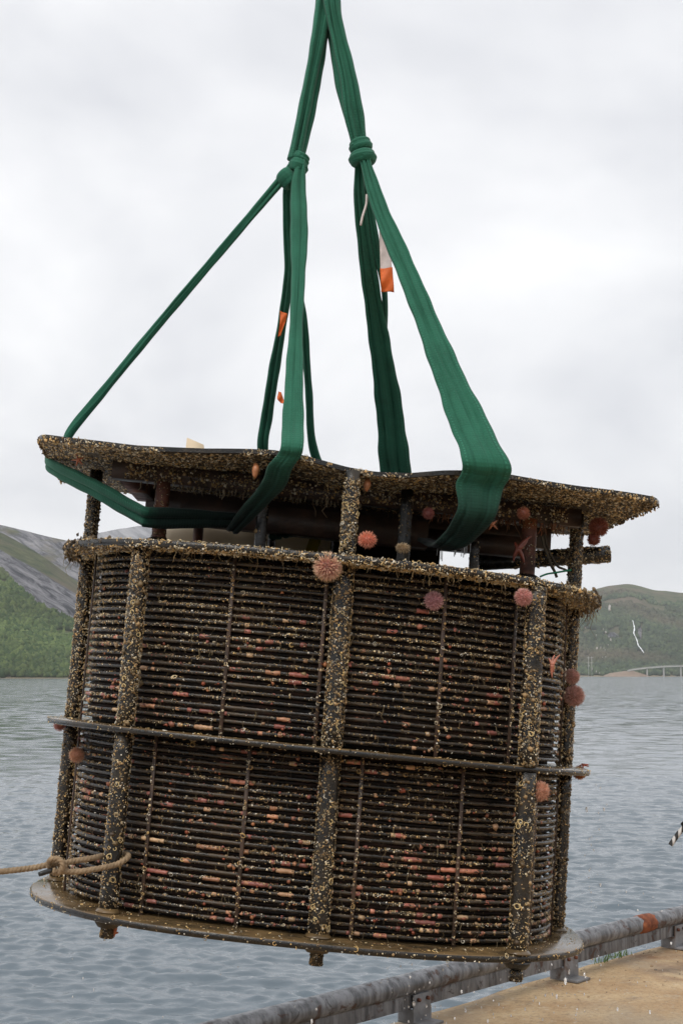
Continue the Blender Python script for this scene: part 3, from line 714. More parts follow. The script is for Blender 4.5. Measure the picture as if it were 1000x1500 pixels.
# steel tubes under the top plate
def hollow(p0, p1, wdt, hgt, th, m, name='beam'):
    p0 = np.array(p0); p1 = np.array(p1); T = norm(p1 - p0); S = norm(np.cross(T, [0, 0, 1.0])); U = np.cross(S, T); V = []
    for p in (p0, p1):
        for k in (0, th):
            for a, b_ in ((-1, -1), (1, -1), (1, 1), (-1, 1)): V.append(p + S * a * (wdt / 2 - k) + U * b_ * (hgt / 2 - k))
    F = []
    for j in range(4):
        j2 = (j + 1) % 4
        F += [(j, j2, 8 + j2, 8 + j), (4 + j2, 4 + j, 12 + j, 12 + j2), (j2, j, 4 + j, 4 + j2), (8 + j, 8 + j2, 12 + j2, 12 + j)]
    return part(name, np.array(V), np.array(F), m, smooth=False)
hollow((-.855, -.27, .945), (.93, -.23, .936), .07, .066, .008, M['darksteel'])
hollow((-.80, .30, .925), (.90, .34, .925), .07, .085, .008, M['darksteel'])
hollow((-.80, -.21, .945), (-.80, .30, .945), .075, .062, .008, M['rust'], 'beam')
hollow((-.60, -.12, .835), (.36, -.10, .83), .11, .10, .01, M['darksteel'], 'beam')
hollow((.0, .2, .775), (.43, .2, .77), .12, .21, .01, M['core'], 'box_frame')
hollow((.30, .05, .84), (.78, .0, .835), .09, .075, .008, M['darksteel'], 'beam')
a_, b2 = inv(700, 824, .18), inv(892, 812, .18); v, f = tube(np.linspace(a_, b2, 12), .034, 18); part('cross_pipe', v, f, M['black']); CROSS = (a_, b2)

# ------------------------------------------------------------------ growth on the drum
def t_ring(arc=5.0, r=.30, ns=7, nr=3, spiral=.0):
    t = np.linspace(0, arc, ns); P = np.c_[np.cos(t) * (1 + spiral * t / arc), np.sin(t) * (1 + spiral * t / arc), np.full(ns, r * .5) + .15 * t / arc]
    return tube(P, r * np.linspace(.75, 1.15, ns), nr)
def t_worm(seed, ns=5, nr=3, r=.28):
    q = np.random.default_rng(seed); a = np.cumsum(q.normal(0, .75, ns)); P = np.c_[np.cumsum(np.cos(a)), np.cumsum(np.sin(a)), np.full(ns, 0.)] * .5
    P -= P.mean(0); P[:, 2] = r * .6 + np.linspace(0, q.uniform(0, .7), ns); return tube(P, r * np.linspace(.7, 1.2, ns), nr)
def t_cone(ns=5):
    th = np.linspace(0, 2 * np.pi, ns, endpoint=False); V = []
    for R_, z in ((1, -.1), (.85, .45), (.58, .75), (.42, .70), (.30, .25)): V.append(np.c_[np.cos(th) * R_, np.sin(th) * R_, np.full(ns, z)])
    V = np.concatenate(V); i = np.arange(4)[:, None]; j = np.arange(ns)[None]
    return V, [np.stack([i * ns + j, i * ns + (j + 1) % ns, (i + 1) * ns + (j + 1) % ns, (i + 1) * ns + j], -1).reshape(-1, 4), np.stack([np.full(ns - 2, 4 * ns), 4 * ns + np.arange(1, ns - 1), 4 * ns + np.arange(2, ns)], -1)]
def t_lump(seed):
    q = np.random.default_rng(seed); V = ic0v * (1 + .22 * q.normal(size=(len(ic0v), 1))) * np.array([1, 1, .7]); return V, [ic0f]
def t_flake(seed):
    q = np.random.default_rng(seed); n = 6; th = np.sort(q.uniform(0, 6.28, n)); 
    V = np.r_[np.c_[np.cos(th), np.sin(th), q.uniform(.1, .5, n)] * q.uniform(.7, 1.2, (n, 1)), [[0, 0, .8]], [[0, 0, -.2]]]; j = np.arange(n); j2 = (j + 1) % n
    return V, [np.concatenate([np.stack([j, j2, np.full(n, n)], -1), np.stack([j2, j, np.full(n, n + 1)], -1)])]
TR = [t_ring(5.2), t_ring(4.2, .28), t_ring(8.5, .26, 10, 3, .9), t_ring(3.0, .3, 5)]
oc = np.array([(1, 0, 0), (-1, 0, 0), (0, 1, 0), (0, -1, 0), (0, 0, 1), (0, 0, -1)], float); ocf = np.array([(0, 2, 4), (2, 1, 4), (1, 3, 4), (3, 0, 4), (2, 0, 5), (1, 2, 5), (3, 1, 5), (0, 3, 5)])
TLS = [(oc * np.random.default_rng(k).uniform(.65, 1.25, (6, 1)) * np.array([1, 1, .75]), [ocf]) for k in range(5)]
TWM = [t_worm(k) for k in range(5)]; TC = [t_cone()]; TLU = [t_lump(k) for k in range(4)]; TF = [t_flake(k) for k in range(4)]
CREAM = np.array([(.90, .75, .48), (.93, .82, .60), (.78, .52, .23), (.93, .89, .79), (.55, .37, .19), (.88, .63, .28)])
BROWN = np.array([(.16, .115, .06), (.10, .07, .035), (.24, .17, .09), (.07, .05, .03)])
def scatter(P, Nn, S, temps, cols, jit=.18):
    """copies of small template shapes sitting on the points, merged"""
    n = len(P); P = np.asarray(P, float); Nn = norm(np.asarray(Nn, float) + rng.normal(0, jit, (n, 3))); a = rng.normal(size=(n, 3)); Tn = norm(np.cross(Nn, a)); Bn = np.cross(Nn, Tn)
    which = rng.integers(0, len(temps), n); V = []; Q = []; T = []; C = []; off = 0
    for k, (tv, tf) in enumerate(temps):
        ii = np.where(which == k)[0]
        if not len(ii): continue
        L_ = P[ii][:, None] + S[ii][:, None, None] * (tv[None, :, 0:1] * Tn[ii][:, None] + tv[None, :, 1:2] * Bn[ii][:, None] + tv[None, :, 2:3] * Nn[ii][:, None])
        V.append(L_.reshape(-1, 3)); m = len(tv); base = off + np.arange(len(ii)) * m
        for g in (tf if isinstance(tf, list) else [tf]):
            h = (np.asarray(g)[None] + base[:, None, None]).reshape(-1, g.shape[1]); (Q if g.shape[1] == 4 else T).append(h)
        c = cols[rng.integers(0, len(cols), len(ii))] * rng.uniform(.65, 1.12, (len(ii), 1)); C.append(np.repeat(c, m, 0)); off += len(ii) * m
    F = ([np.concatenate(Q)] if Q else []) + ([np.concatenate(T)] if T else [])
    return np.concatenate(V), F, np.concatenate(C)
class Growth:
    def __init__(s): s.v = []; s.c = []
    def add(s, P, Nn, S, temps, cols, jit=.18):
        if len(P) == 0: return
        v, f, c = scatter(P, Nn, np.asarray(S), temps, cols, jit); s.v.append((v, f)); s.c.append(c)
    def build(s, name, m, parent=None):
        v, f = merge(s.v); o = part(name, v, f, m, parent, col=np.concatenate(s.c)); tag(o, kind='stuff'); return o
def mixpts(P, Nn, g, sizes=(.005, .0042), ring=.42, worm=.2, cols=CREAM):
    """split a point set between curled tubes, worms, barnacle cones and brown lumps"""
    n = len(P); u = rng.uniform(size=n); s = np.minimum(rng.lognormal(math.log(sizes[0]), .42, n), sizes[0] * 1.9)
    a = u < ring; b_ = (u >= ring) & (u < ring + worm); c = (u >= ring + worm) & (u < ring + worm + .12); d = u >= ring + worm + .12
    g.add(P[a], Nn[a], s[a], TR, cols, .3); g.add(P[b_], Nn[b_], s[b_] * 1.25, TWM, cols, .25); g.add(P[c], Nn[c], s[c] * .9, TC, cols)
    g.add(P[d], Nn[d], s[d] * sizes[1] / sizes[0] * .9, TLS + TF, np.vstack([cols, cols[:4], BROWN]))

# on the pipes
zs = np.array([r[0] for r in rods]); fr = np.where(LC.P[:, 1] < .35)[0]
def pipe_pts(n, k=None, cl=0.55, zw=None):
    ri = rng.choice(len(zs), n, p=zw); ki = rng.choice(fr, n)
    m = rng.uniform(size=n) < cl                      # most of it sits in clusters
    nc = 420; cr = rng.choice(len(zs), nc, p=zw); ck = rng.choice(fr, nc); w_ = rng.integers(0, nc, n)
    ri = np.where(m, cr[w_], ri); ki = np.where(m, (ck[w_] + rng.normal(0, 5, n)).astype(int) % LC.K, ki)
    ph = rng.normal(.7, .7, n); o = LC.N[ki]; Nn = np.c_[o * np.cos(ph)[:, None], np.sin(ph)]
    return np.c_[LC.P[ki], zs[ri]] + Nn * PIPE_R * .9, Nn
zw = .6 + .8 * (zs > .25) + 1.3 * np.clip((zs - .45) / .15, 0, 1) + .2 * (zs < 0); zw /= zw.sum()
g = Growth(); P, Nn = pipe_pts(25000, zw=zw); mixpts(P, Nn, g, (.0023, .0027), .11, .12)
P, Nn = pipe_pts(1500, zw=zw); g.add(P, Nn, rng.lognormal(math.log(.0034), .3, len(P)), TR + TWM, CREAM, .3)
P, Nn = pipe_pts(14000, cl=.3, zw=zw); g.add(P, Nn, rng.lognormal(math.log(.0036), .35, len(P)), TLS, BROWN * 1.25)
P, Nn = pipe_pts(9000, cl=.2, zw=zw); e = np.abs(P[:, 0]) > .80; mixpts(P[e], Nn[e], g, (.0026, .0034), .2, .1, np.vstack([CREAM * .75, BROWN * 1.6]))
P, Nn = pipe_pts(9000, cl=.2, zw=zw); e = np.abs(P[:, 0]) > .78; g.add(P[e], Nn[e], rng.lognormal(math.log(.0046), .35, e.sum()), TLS + TF, np.vstack([BROWN * 1.7, [(.42, .33, .2)]]))
g.build('pipe_barnacles', M['shell'])
# pink and orange crusts wrapped round the pipes
pk = []; pc = []
PINK = np.array([(.58, .24, .16), (.68, .34, .20), (.46, .17, .14), (.70, .42, .25), (.42, .14, .11), (.70, .48, .29)])
zp = .45 + .9 * (zs < .35) + .5 * (zs < -.2); zp /= zp.sum()
for _ in range(520):
    r_ = rng.choice(len(zs), p=zp); k0 = int(rng.choice(fr)); ln = max(2, int(rng.lognormal(1.3, .6))); idx = (k0 + np.arange(ln + 1)) % LC.K
    q = rods[r_][1]; Pm = variants[q][2]; zq = np.interp(idx, np.arange(132) * LC.K / 132, Pm[:, 2])
    Pp = np.c_[LC.P[idx] + LC.N[idx] * .0006, zs[r_] + zq]; rr = PIPE_R * (1.10 + .1 * rng.uniform()) * (1 + .05 * rng.normal(size=ln + 1)); rr[0] *= .93; rr[-1] *= .93
    v, f = tube(Pp, rr, 8); kk = np.repeat(Pp, 8, 0); kk = np.vstack([kk, Pp[:1], Pp[-1:]]); v = kk + (v - kk) * rng.uniform(.78, 1.06, (len(v), 1)); pk.append((v, f)); c = PINK[rng.integers(0, 6)] * rng.uniform(.45, .95); pc.append(np.tile(c, (len(v), 1)) * rng.uniform(.85, 1.1, (len(v), 1)))
gq = Growth(); P, Nn = pipe_pts(2600, cl=.75, zw=zp); gq.add(P, Nn, rng.lognormal(math.log(.0034), .4, len(P)), TLU + TF, PINK * .75)
gq.build('pink_crumbs', M['soft'])
v, f = merge(pk); tag(part('pink_crust', v, f, M['soft'], col=np.concatenate(pc)), kind='stuff')
# small orange sponges and squirts between the pipes
g = Growth(); P, Nn = pipe_pts(330, cl=.2, zw=zp); P[:, 2] -= .008; g.add(P, Nn, rng.lognormal(math.log(.006), .3, len(P)), TLU, np.array([(.30, .07, .03), (.28, .10, .05), (.38, .15, .06)])); g.build('orange_sponges', M['soft'])

def strands(P, Lg, r, cols, name, sway=.25):
    n = len(P); ns = 4; V = []; t = np.linspace(0, 1, ns); dirs = np.c_[rng.normal(0, sway, (n, 2)), -np.ones(n)]
    Pt = P[:, None] + dirs[:, None] * (Lg[:, None] * t[None])[..., None]; Pt[:, :, :2] += (rng.normal(0, .15, (n, ns, 2)) * Lg[:, None, None]) * t[None, :, None]
    o3 = np.array([[1, 0, 0], [-.5, .87, 0], [-.5, -.87, 0]]); rr = r * np.linspace(1, .5, ns)
    Vv = Pt[:, :, None] + (np.asarray(r).reshape(-1, 1) * np.linspace(1, .5, ns)[None])[:, :, None, None] * o3[None, None] if not np.isscalar(r) else Pt[:, :, None] + rr[None, :, None, None] * o3[None, None]
    i = np.arange(ns - 1)[:, None]; j = np.arange(3)[None]; Q = np.stack([i * 3 + j, i * 3 + (j + 1) % 3, (i + 1) * 3 + (j + 1) % 3, (i + 1) * 3 + j], -1).reshape(-1, 4)
    F = (Q[None] + (np.arange(n) * ns * 3)[:, None, None]).reshape(-1, 4); C = np.repeat(cols[rng.integers(0, len(cols), n)] * rng.uniform(.6, 1.1, (n, 1)), ns * 3, 0)
    o = part(name, Vv.reshape(-1, 3), F, M['hydroid'], col=C); tag(o, kind='stuff'); return o
P, Nn = pipe_pts(2400, cl=.35, zw=zw); strands(P, rng.lognormal(math.log(.017), .4, len(P)), .0014, np.array([(.20, .14, .07), (.32, .25, .14), (.10, .07, .04)]), 'pipe_threads')
def rim_pts(L, z0, z1, n, rad=True):
    k = rng.choice(np.where(L.P[:, 1] < .5)[0], n); Nn = np.c_[L.N[k], np.zeros(n)]; return np.c_[L.P[k] * 1.0, rng.uniform(z0, z1, n)], Nn
P, _ = rim_pts(LT, ZT - .026, ZT - .02, 400); P[:, :2] *= rng.uniform(.965, .998, (len(P), 1)); strands(P, rng.lognormal(math.log(.02), .5, len(P)) * (1 + .8 * (P[:, 0] > .6)), .0014, np.array([(.22, .14, .06), (.34, .24, .11), (.12, .08, .04)]), 'ring_fringe')

# on the posts
g = Growth(); big = []
for (x, y, z0, z1, r, dn_) in post_surf:
    n = int(1450 * dn_ * (z1 - z0) / .6); z = rng.uniform(z0, z1, n); a = rng.uniform(0, 2 * np.pi, n)
    keep = (vnoise(np.c_[z * 1.0, np.cos(a) * .05, np.sin(a) * .05], 16, int(abs(x * 1000)) + int(z0 * 50) + 60, 4) + .75 * (dn_ - .8) + .25 * (x < -.5)) > -.42
    n2 = int(620 * dn_ * (z1 - z0) / .6); zb_ = rng.uniform(z0, z1, n2); ab_ = rng.uniform(0, 2 * np.pi, n2); g.add(np.c_[x + r * np.cos(ab_), y + r * np.sin(ab_), zb_], np.c_[np.cos(ab_), np.sin(ab_), 0 * ab_], rng.lognormal(math.log(.0040), .4, n2), TLS + TF, np.vstack([BROWN * 1.3, CREAM[4:5] * .8]))
    z, a = z[keep], a[keep]; Nn = np.c_[np.cos(a), np.sin(a), 0 * a]; P = np.c_[x + r * np.cos(a), y + r * np.sin(a), z]; mixpts(P, Nn, g, (.0025, .0027), .22, .20)
g.build('post_barnacles', M['shell'])
# the biggest curled tubes on the posts, one by one
tm = [bpy.data.meshes.new('tube_worm') for _ in range(3)]
for q, (tv, tf) in enumerate((t_ring(7.5, .27, 16, 6, .8), t_worm(22, 10, 6, .24), t_ring(4.8, .3, 12, 6))):
    tm[q].from_pydata((tv * .0060).tolist(), [], [tuple(int(k) for k in r_) for ff in tf for r_ in ff]); tm[q].materials.append(M['shell'])
    a = tm[q].color_attributes.new('tone', 'FLOAT_COLOR', 'POINT'); a.data.foreach_set('color', np.tile(np.array([.68, .53, .27, 1], np.float32), len(tv)))
    tm[q].polygons.foreach_set('use_smooth', np.ones(len(tm[q].polygons), bool))
for (x, y, z0, z1, r, dn_) in post_surf:
    if y > -.5 or dn_ < .5: continue
    for _ in range(9):
        a = rng.normal(-math.pi / 2, .75); z = rng.uniform(z0 + .02, z1 - .02); o = link('tube_worm', tm[int(rng.integers(0, 3))], drum)
        nrm = Vector((math.cos(a), math.sin(a), 0)); o.location = shear(np.array([x + r * math.cos(a), y + r * math.sin(a), z])).tolist()
        o.rotation_euler = (nrm.to_track_quat('Z', 'Y') @ Matrix.Rotation(rng.uniform(0, 6.28), 3, 'Z').to_quaternion()).to_euler(); o.scale = (rng.uniform(.7, 1.15),) * 3

# on the plate rims and faces
g = Growth()
for (L, z0, z1, n, s) in ((LT, ZT - .026, ZT + .002, 4600, .0029), (LM, ZM - .02, ZM, 230, .0027), (LB, ZB - .024, ZB, 330, .0030)):
    P, Nn = rim_pts(L, z0, z1, n); Nn[:, 2] = rng.normal(0, .5, n)
    if L is LT: 
        P[:, :2] *= rng.uniform(.985, 1.0, (n, 1))
    mixpts(P, Nn, g, (s, s), .26, .16)
for (L, z, sg, n, s) in ((LT, ZT - .024, -1, 3600, .0038), (LT, ZT, 1, 900, .0036), (LM, ZM - .02, -1, 450, .0026), (LM, ZM, 1, 260, .0024), (LB, ZB, 1, 420, .0024)):
    k = rng.choice(np.where(L.P[:, 1] < .5)[0], n); P = np.c_[L.P[k] * rng.uniform(.86, .995, (n, 1)), np.full(n, z)]
    mixpts(P, np.tile([0, 0, sg], (n, 1)).astype(float), g, (s, s * .9), .35, .15)
# heavy brown clumps at both ends of the ring plate and along its edge
k = rng.choice(np.where((LT.P[:, 1] < .3) & (abs(LT.P[:, 0]) > .8))[0], 1500); P = np.c_[LT.P[k] * rng.uniform(.95, 1.008, (1500, 1)), ZT - .012 + rng.normal(0, .011, 1500)]
g.add(P, np.c_[LT.N[k], rng.normal(0, .6, 1500)], rng.lognormal(math.log(.0058), .35, 1500), TLU + TF, np.vstack([BROWN, BROWN, CREAM[2:3]]))
g.build('plate_barnacles', M['shell'])

# on the top plate: dense underside, rim
g = Growth(); flat = TG.reshape(-1, 3)
def under(n, u=None):
    a = rng.uniform(0, nu - 1.001, n); b_ = (rng.uniform(.03, 1, n) ** 1.25) * (nv - 1.001); i = a.astype(int); j = b_.astype(int); fa = (a - i)[:, None]; fb = (b_ - j)[:, None]
    return TG[i, j] * (1 - fa) * (1 - fb) + TG[i + 1, j] * fa * (1 - fb) + TG[i, j + 1] * (1 - fa) * fb + TG[i + 1, j + 1] * fa * fb
P = under(19000); P[:, 2] -= TPT; kp = vnoise(P[:, :2], 14, 77, 4) > -.75; P = P[kp]; Nn = np.tile([0, 0, -1.], (len(P), 1)); mixpts(P, Nn, g, (.0032, .0041), .16, .09)
P = under(6500); P[:, 2] -= TPT; g.add(P, np.tile([0, 0, -1.], (len(P), 1)), rng.lognormal(math.log(.0050), .35, len(P)), TLS + TF, np.vstack([BROWN, [(.3, .235, .14)], [(.42, .35, .24)]]), .3)
def rim_top(n):
    which = rng.uniform(size=n); i = rng.integers(0, nu - 1, n); f_ = rng.uniform(0, 1, n)[:, None]; P = TG[i, 0] * (1 - f_) + TG[i + 1, 0] * f_; Nn = np.tile([0, -1., 0], (n, 1))
    e = which < .16; j = rng.integers(0, nv - 1, n); fl = TG[0, j] * (1 - f_) + TG[0, j + 1] * f_; P[e] = fl[e]; Nn[e] = (-1, 0, 0)
    e = (which >= .16) & (which < .34); fr_ = TG[-1, j] * (1 - f_) + TG[-1, j + 1] * f_; P[e] = fr_[e]; Nn[e] = (1, 0, 0); P[:, 2] -= rng.uniform(.002, TPT + .004, n); return P, Nn
P, Nn = rim_top(1150); Nn[:, 2] = rng.normal(0, .4, len(P)); kp = (vnoise(P[:, :2], 18, 5, 3) > -.2) | (abs(P[:, 0]) > 1.0); mixpts(P[kp], Nn[kp], g, (.0029, .0028), .36, .2)
e = (np.abs(P[:, 0]) > .97); g.add(P[e] - [0, 0, .006], Nn[e], rng.lognormal(math.log(.0042), .3, e.sum()), TLU + TF, np.vstack([BROWN, CREAM[2:3]]), .5)
g.build('top_plate_barnacles', M['shell'])
P = under(260); P[:, 2] -= TPT; strands(P, rng.lognormal(math.log(.011), .5, len(P)), .0018, np.array([(.30, .22, .12), (.16, .11, .06), (.42, .36, .26)]), 'underside_fringe')
# on beams, cross pipe, feet
g = Growth(); n = 1500; P = np.c_[rng.uniform(-.80, .88, n), np.zeros(n), rng.uniform(.912, .968, n)]; P[:, 1] = np.interp(P[:, 0], [-.82, .90], [-.306, -.266]); mixpts(P, np.tile([0, -1., 0], (n, 1)), g, (.0036, .0042), .16, .10, np.vstack([CREAM * .8, BROWN * 1.5]))
n = 700; t = rng.uniform(.25, 1.0, n); a = rng.uniform(0, 6.28, n); Nn = np.c_[0 * a, np.cos(a), np.sin(a)]; P = CROSS[0] + (CROSS[1] - CROSS[0]) * t[:, None] + Nn * .034; mixpts(P, Nn, g, (.0036, .0036), .36, .2, np.vstack([CREAM, CREAM[:2] * .8]))
for (x, y) in POSTS[1:4]:
    n = 90; a = rng.uniform(0, 6.28, n); Nn = np.c_[np.cos(a), np.sin(a), 0 * a]; P = np.c_[x + .022 * np.cos(a), y * .97 + .022 * np.sin(a), rng.uniform(ZB - .088, ZB - .05, n)]; mixpts(P, Nn, g, (.0026, .003), .3, .1, np.vstack([CREAM * .8, BROWN]))
for (c, nrm, z0, z1) in strips:
    n = 70; P = np.c_[np.tile(c + nrm * .006, (n, 1)) + rng.normal(0, .004, (n, 1)) * np.array([-nrm[1], nrm[0]]), rng.uniform(z0, z1, n)]; mixpts(P, np.tile(np.r_[nrm, 0], (n, 1)), g, (.003, .0028), .25, .2)
g.build('beam_barnacles', M['shell'])
P = np.c_[rng.uniform(-.75, .1, 90), rng.uniform(-.3, -.24, 90), np.full(90, .913)]; strands(P, rng.lognormal(math.log(.022), .4, 90), .0035, np.array([(.42, .37, .27), (.30, .22, .14), (.5, .42, .3)]), 'beam_fringe', .08)
P = np.c_[rng.uniform(.35, .9, 120), rng.uniform(-.28, -.2, 120), np.full(120, .904)]; strands(P, rng.lognormal(math.log(.022), .4, 120), .004, np.array([(.28, .10, .04), (.20, .10, .05), (.26, .14, .08)]), 'sponge_fringe', .2)

# ------------------------------------------------------------------ green lifting slings
def ribbon(ctrl, n=90, folds=3, twist=0.0, seed=0, wet=None, groove=.85):  # wet: dampness and under-plate shade along the strand
    """ctrl rows: x y z width thickness nx ny nz (the flat side faces the normal); padded webbing tube with lengthwise folds"""
    C = smooth_path(ctrl, n); P = C[:, :3]; Wd = np.maximum(C[:, 3], .01); Tk = np.maximum(C[:, 4] * 1.2, .006); q = np.random.default_rng(seed)
    T = np.gradient(P, axis=0); T = norm(T); Nn = C[:, 5:8]; Nn = norm(Nn - T * (Nn * T).sum(1, keepdims=True)); S = np.cross(T, Nn)
    wx = C[:, 8:9] if C.shape[1] > 8 else None
    if wx is not None: S = norm(S * (1 - wx) + Dn((1, 0, 0)) * np.sign((S @ Dn((1, 0, 0))).sum()) * wx)
    if twist:
        a = np.linspace(0, twist, n)[:, None]; Nn, S = np.cos(a) * Nn + np.sin(a) * S, np.cos(a) * S - np.sin(a) * Nn
    hx = np.cos(np.linspace(0, np.pi, 27)); hx = .6 * hx + .4 * np.linspace(1, -1, 27); sx = np.r_[hx, -hx[1:-1]]; ns = len(sx); sy = np.r_[np.ones(27), -np.ones(25)] * (1 - np.abs(sx) ** 3.2) ** .5
    L = np.concatenate([[0], np.cumsum(np.linalg.norm(np.diff(P, axis=0), axis=1))]); V = np.empty((n, ns, 3)); ph = q.uniform(-.25, .25)
    for i in range(n):
        x = sx + .05 * math.sin(L[i] * 9 + seed)
        k = np.ones(ns)
        for gi in range(folds - 1 + (folds == 1)):
            xc = -1 + 2 * (gi + 1) / max(folds, 2) + .16 * math.sin(L[i] * (2.3 + gi) + seed + 2 * gi) + ph * .5
            dd = np.abs(sx - xc); k = np.minimum(k, np.clip(dd / .13, 0, 1) ** .6)
            k = k * (1 - .25 * np.exp(-((sx - xc - .22) / .16) ** 2))
        ty = sy * (1 - groove + groove * k) + .25 * np.sin(x * 2.4 + L[i] * 3 + seed) * (1 - abs(x)) + .12 * np.sin(x * 7 + L[i] * 5) * (1 - abs(x))
        e = 1 + .035 * math.sin(L[i] * 23 + seed) + .02 * math.sin(L[i] * 51 + 2 * seed)
        V[i] = P[i] + (Wd[i] / 2 * e * sx)[:, None] * S[i] + (Tk[i] / 2 * ty)[:, None] * Nn[i]
    V = V.reshape(-1, 3); i = np.arange(n - 1)[:, None]; j = np.arange(ns)[None]
    Q = np.stack([i * ns + j, i * ns + (j + 1) % ns, (i + 1) * ns + (j + 1) % ns, (i + 1) * ns + j], -1).reshape(-1, 4)
    c = len(V); V = np.vstack([V, P[0], P[-1]]); jj = np.arange(ns); F = [Q, np.stack([np.full(ns, c), (jj + 1) % ns, jj], -1), np.stack([np.full(ns, c + 1), (n - 1) * ns + jj, (n - 1) * ns + (jj + 1) % ns], -1)]
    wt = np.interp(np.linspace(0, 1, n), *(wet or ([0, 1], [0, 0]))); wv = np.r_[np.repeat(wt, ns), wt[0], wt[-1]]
    return V, F, wv, np.r_[np.repeat(L, ns), L[0], L[-1]], np.r_[np.tile(sx, n), 0, 0]
FRONT = (0, -1, 0)
def px(x, y, Y, wpx, tpx, nrm=FRONT):
    k = Y / FPX; p = at(x, y, Y); return [*p, wpx * k, tpx * k, *nrm]
def dl(x, y, z, wd, tk, nrm=FRONT): return [*D2W(np.array([x, y, z])), wd, tk, *Dn(nrm)]
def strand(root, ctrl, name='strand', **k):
    v, f, wt, ru, rx = ribbon(ctrl, **k); return mk(name, v - np.array(root.location), f, M['fabric'], root, attrs={'wet': wt, 'run': ru, 'across': rx})  # 'wet' carries dampness and the under-plate shade
slL = empty('lifting_sling', at(432, 255, 5.5)); tag(slL, 'left green fabric sling, choked into three legs around the tilted top plate', 'sling', 'green lifting slings')
slR = empty('lifting_sling', at(531, 225, 5.5)); tag(slR, 'right green fabric sling with a thick double knot and one broad front leg', 'sling', 'green lifting slings')
DN = (0, 0, -1); BK = (0, 1, 0); LFT = (-1, 0, -.2)
# --- left sling: upper bundle
strand(slL, [px(487, -190, 5.5, 34, 26), px(481, -60, 5.5, 32, 26), px(474, 10, 5.48, 28, 24), px(464, 70, 5.47, 22, 20), px(452, 130, 5.47, 20, 18), px(441, 185, 5.47, 20, 18), px(431, 235, 5.47, 22, 18)], folds=2, seed=3, n=110)
strand(slL, [px(489, -190, 5.54, 30, 24), px(484, -60, 5.54, 28, 22), px(476, 10, 5.53, 24, 20), px(468, 60, 5.52, 24, 18), px(458, 120, 5.51, 26, 18), px(449, 170, 5.51, 24, 18), px(437, 230, 5.5, 20, 18)], folds=2, seed=8, n=110)
# choke wraps
def wrap(root, c, ax, rx, ry, wd, tk, turns=1.15, pitch=.0, ph=0.0, name='choke_wrap', seed=0):
    ax = norm(np.array(ax, float)); u = norm(np.cross(ax, [0, 1, 0])); v_ = np.cross(ax, u); n = 26; rows = []
    for t in np.linspace(0, 2 * np.pi * turns, n):
        d = u * rx * math.cos(t + ph) + v_ * ry * math.sin(t + ph); nn_ = norm(u * math.cos(t + ph) / rx + v_ * math.sin(t + ph) / ry)
        rows.append([*(np.array(c) + d + ax * pitch * t), wd, tk, *nn_])
    strand(root, rows, name, folds=2, seed=seed, n=70, groove=.3)
k55 = 5.5 / FPX
wrap(slL, at(437, 243, 5.47), (.25, 0, 1), 9 * k55, 12 * k55, 20 * k55, 9 * k55, 1.1, -.002, 0, seed=1)
wrap(slL, at(440, 232, 5.47), (.45, 0, 1), 9 * k55, 11 * k55, 13 * k55, 9 * k55, 1.1, .0, 1, seed=6)
wrap(slL, at(420, 262, 5.47), (-.75, 0, 1), 9 * k55, 12 * k55, 26 * k55, 8 * k55, 1.1, .0, 2, seed=2)
# left leg, round the plate's left edge, underneath to the front loop
zl = 1.012; DIAG = (-.2, -.75, -.6)
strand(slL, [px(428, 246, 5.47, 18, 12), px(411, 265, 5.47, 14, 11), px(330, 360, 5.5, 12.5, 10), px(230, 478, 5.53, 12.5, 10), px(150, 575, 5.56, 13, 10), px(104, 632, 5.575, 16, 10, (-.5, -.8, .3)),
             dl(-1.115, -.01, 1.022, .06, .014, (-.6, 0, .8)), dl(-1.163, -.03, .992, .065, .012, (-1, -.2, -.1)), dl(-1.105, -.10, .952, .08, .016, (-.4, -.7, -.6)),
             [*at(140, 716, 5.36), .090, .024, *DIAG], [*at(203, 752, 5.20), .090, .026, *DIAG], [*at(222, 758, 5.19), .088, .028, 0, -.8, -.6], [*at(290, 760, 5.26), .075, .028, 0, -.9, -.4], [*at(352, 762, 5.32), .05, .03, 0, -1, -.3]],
       folds=2, seed=5, n=200, wet=([0, .72, .80, .86, 1], [0, .1, .4, .95, 1]))  # past the corner the under-plate shade is painted into the fabric
# front leg of the left sling
W8 = lambda rows, ws: [list(r) + [w_] for r, w_ in zip(rows, ws)]
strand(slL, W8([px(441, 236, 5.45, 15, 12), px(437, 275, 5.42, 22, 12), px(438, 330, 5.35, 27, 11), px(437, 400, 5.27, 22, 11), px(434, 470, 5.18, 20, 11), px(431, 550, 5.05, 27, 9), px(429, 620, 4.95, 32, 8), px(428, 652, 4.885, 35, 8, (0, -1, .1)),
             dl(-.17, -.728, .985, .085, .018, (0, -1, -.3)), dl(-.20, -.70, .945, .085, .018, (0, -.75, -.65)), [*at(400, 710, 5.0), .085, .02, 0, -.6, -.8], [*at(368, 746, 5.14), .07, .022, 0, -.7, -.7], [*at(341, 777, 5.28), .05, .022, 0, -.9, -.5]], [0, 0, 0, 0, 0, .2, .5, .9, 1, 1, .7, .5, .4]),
       folds=2, seed=11, n=190, wet=([0, .6, .75, 1], [0, 0, .6, 1]))  # wet: damp and under-plate shade painted in towards the end
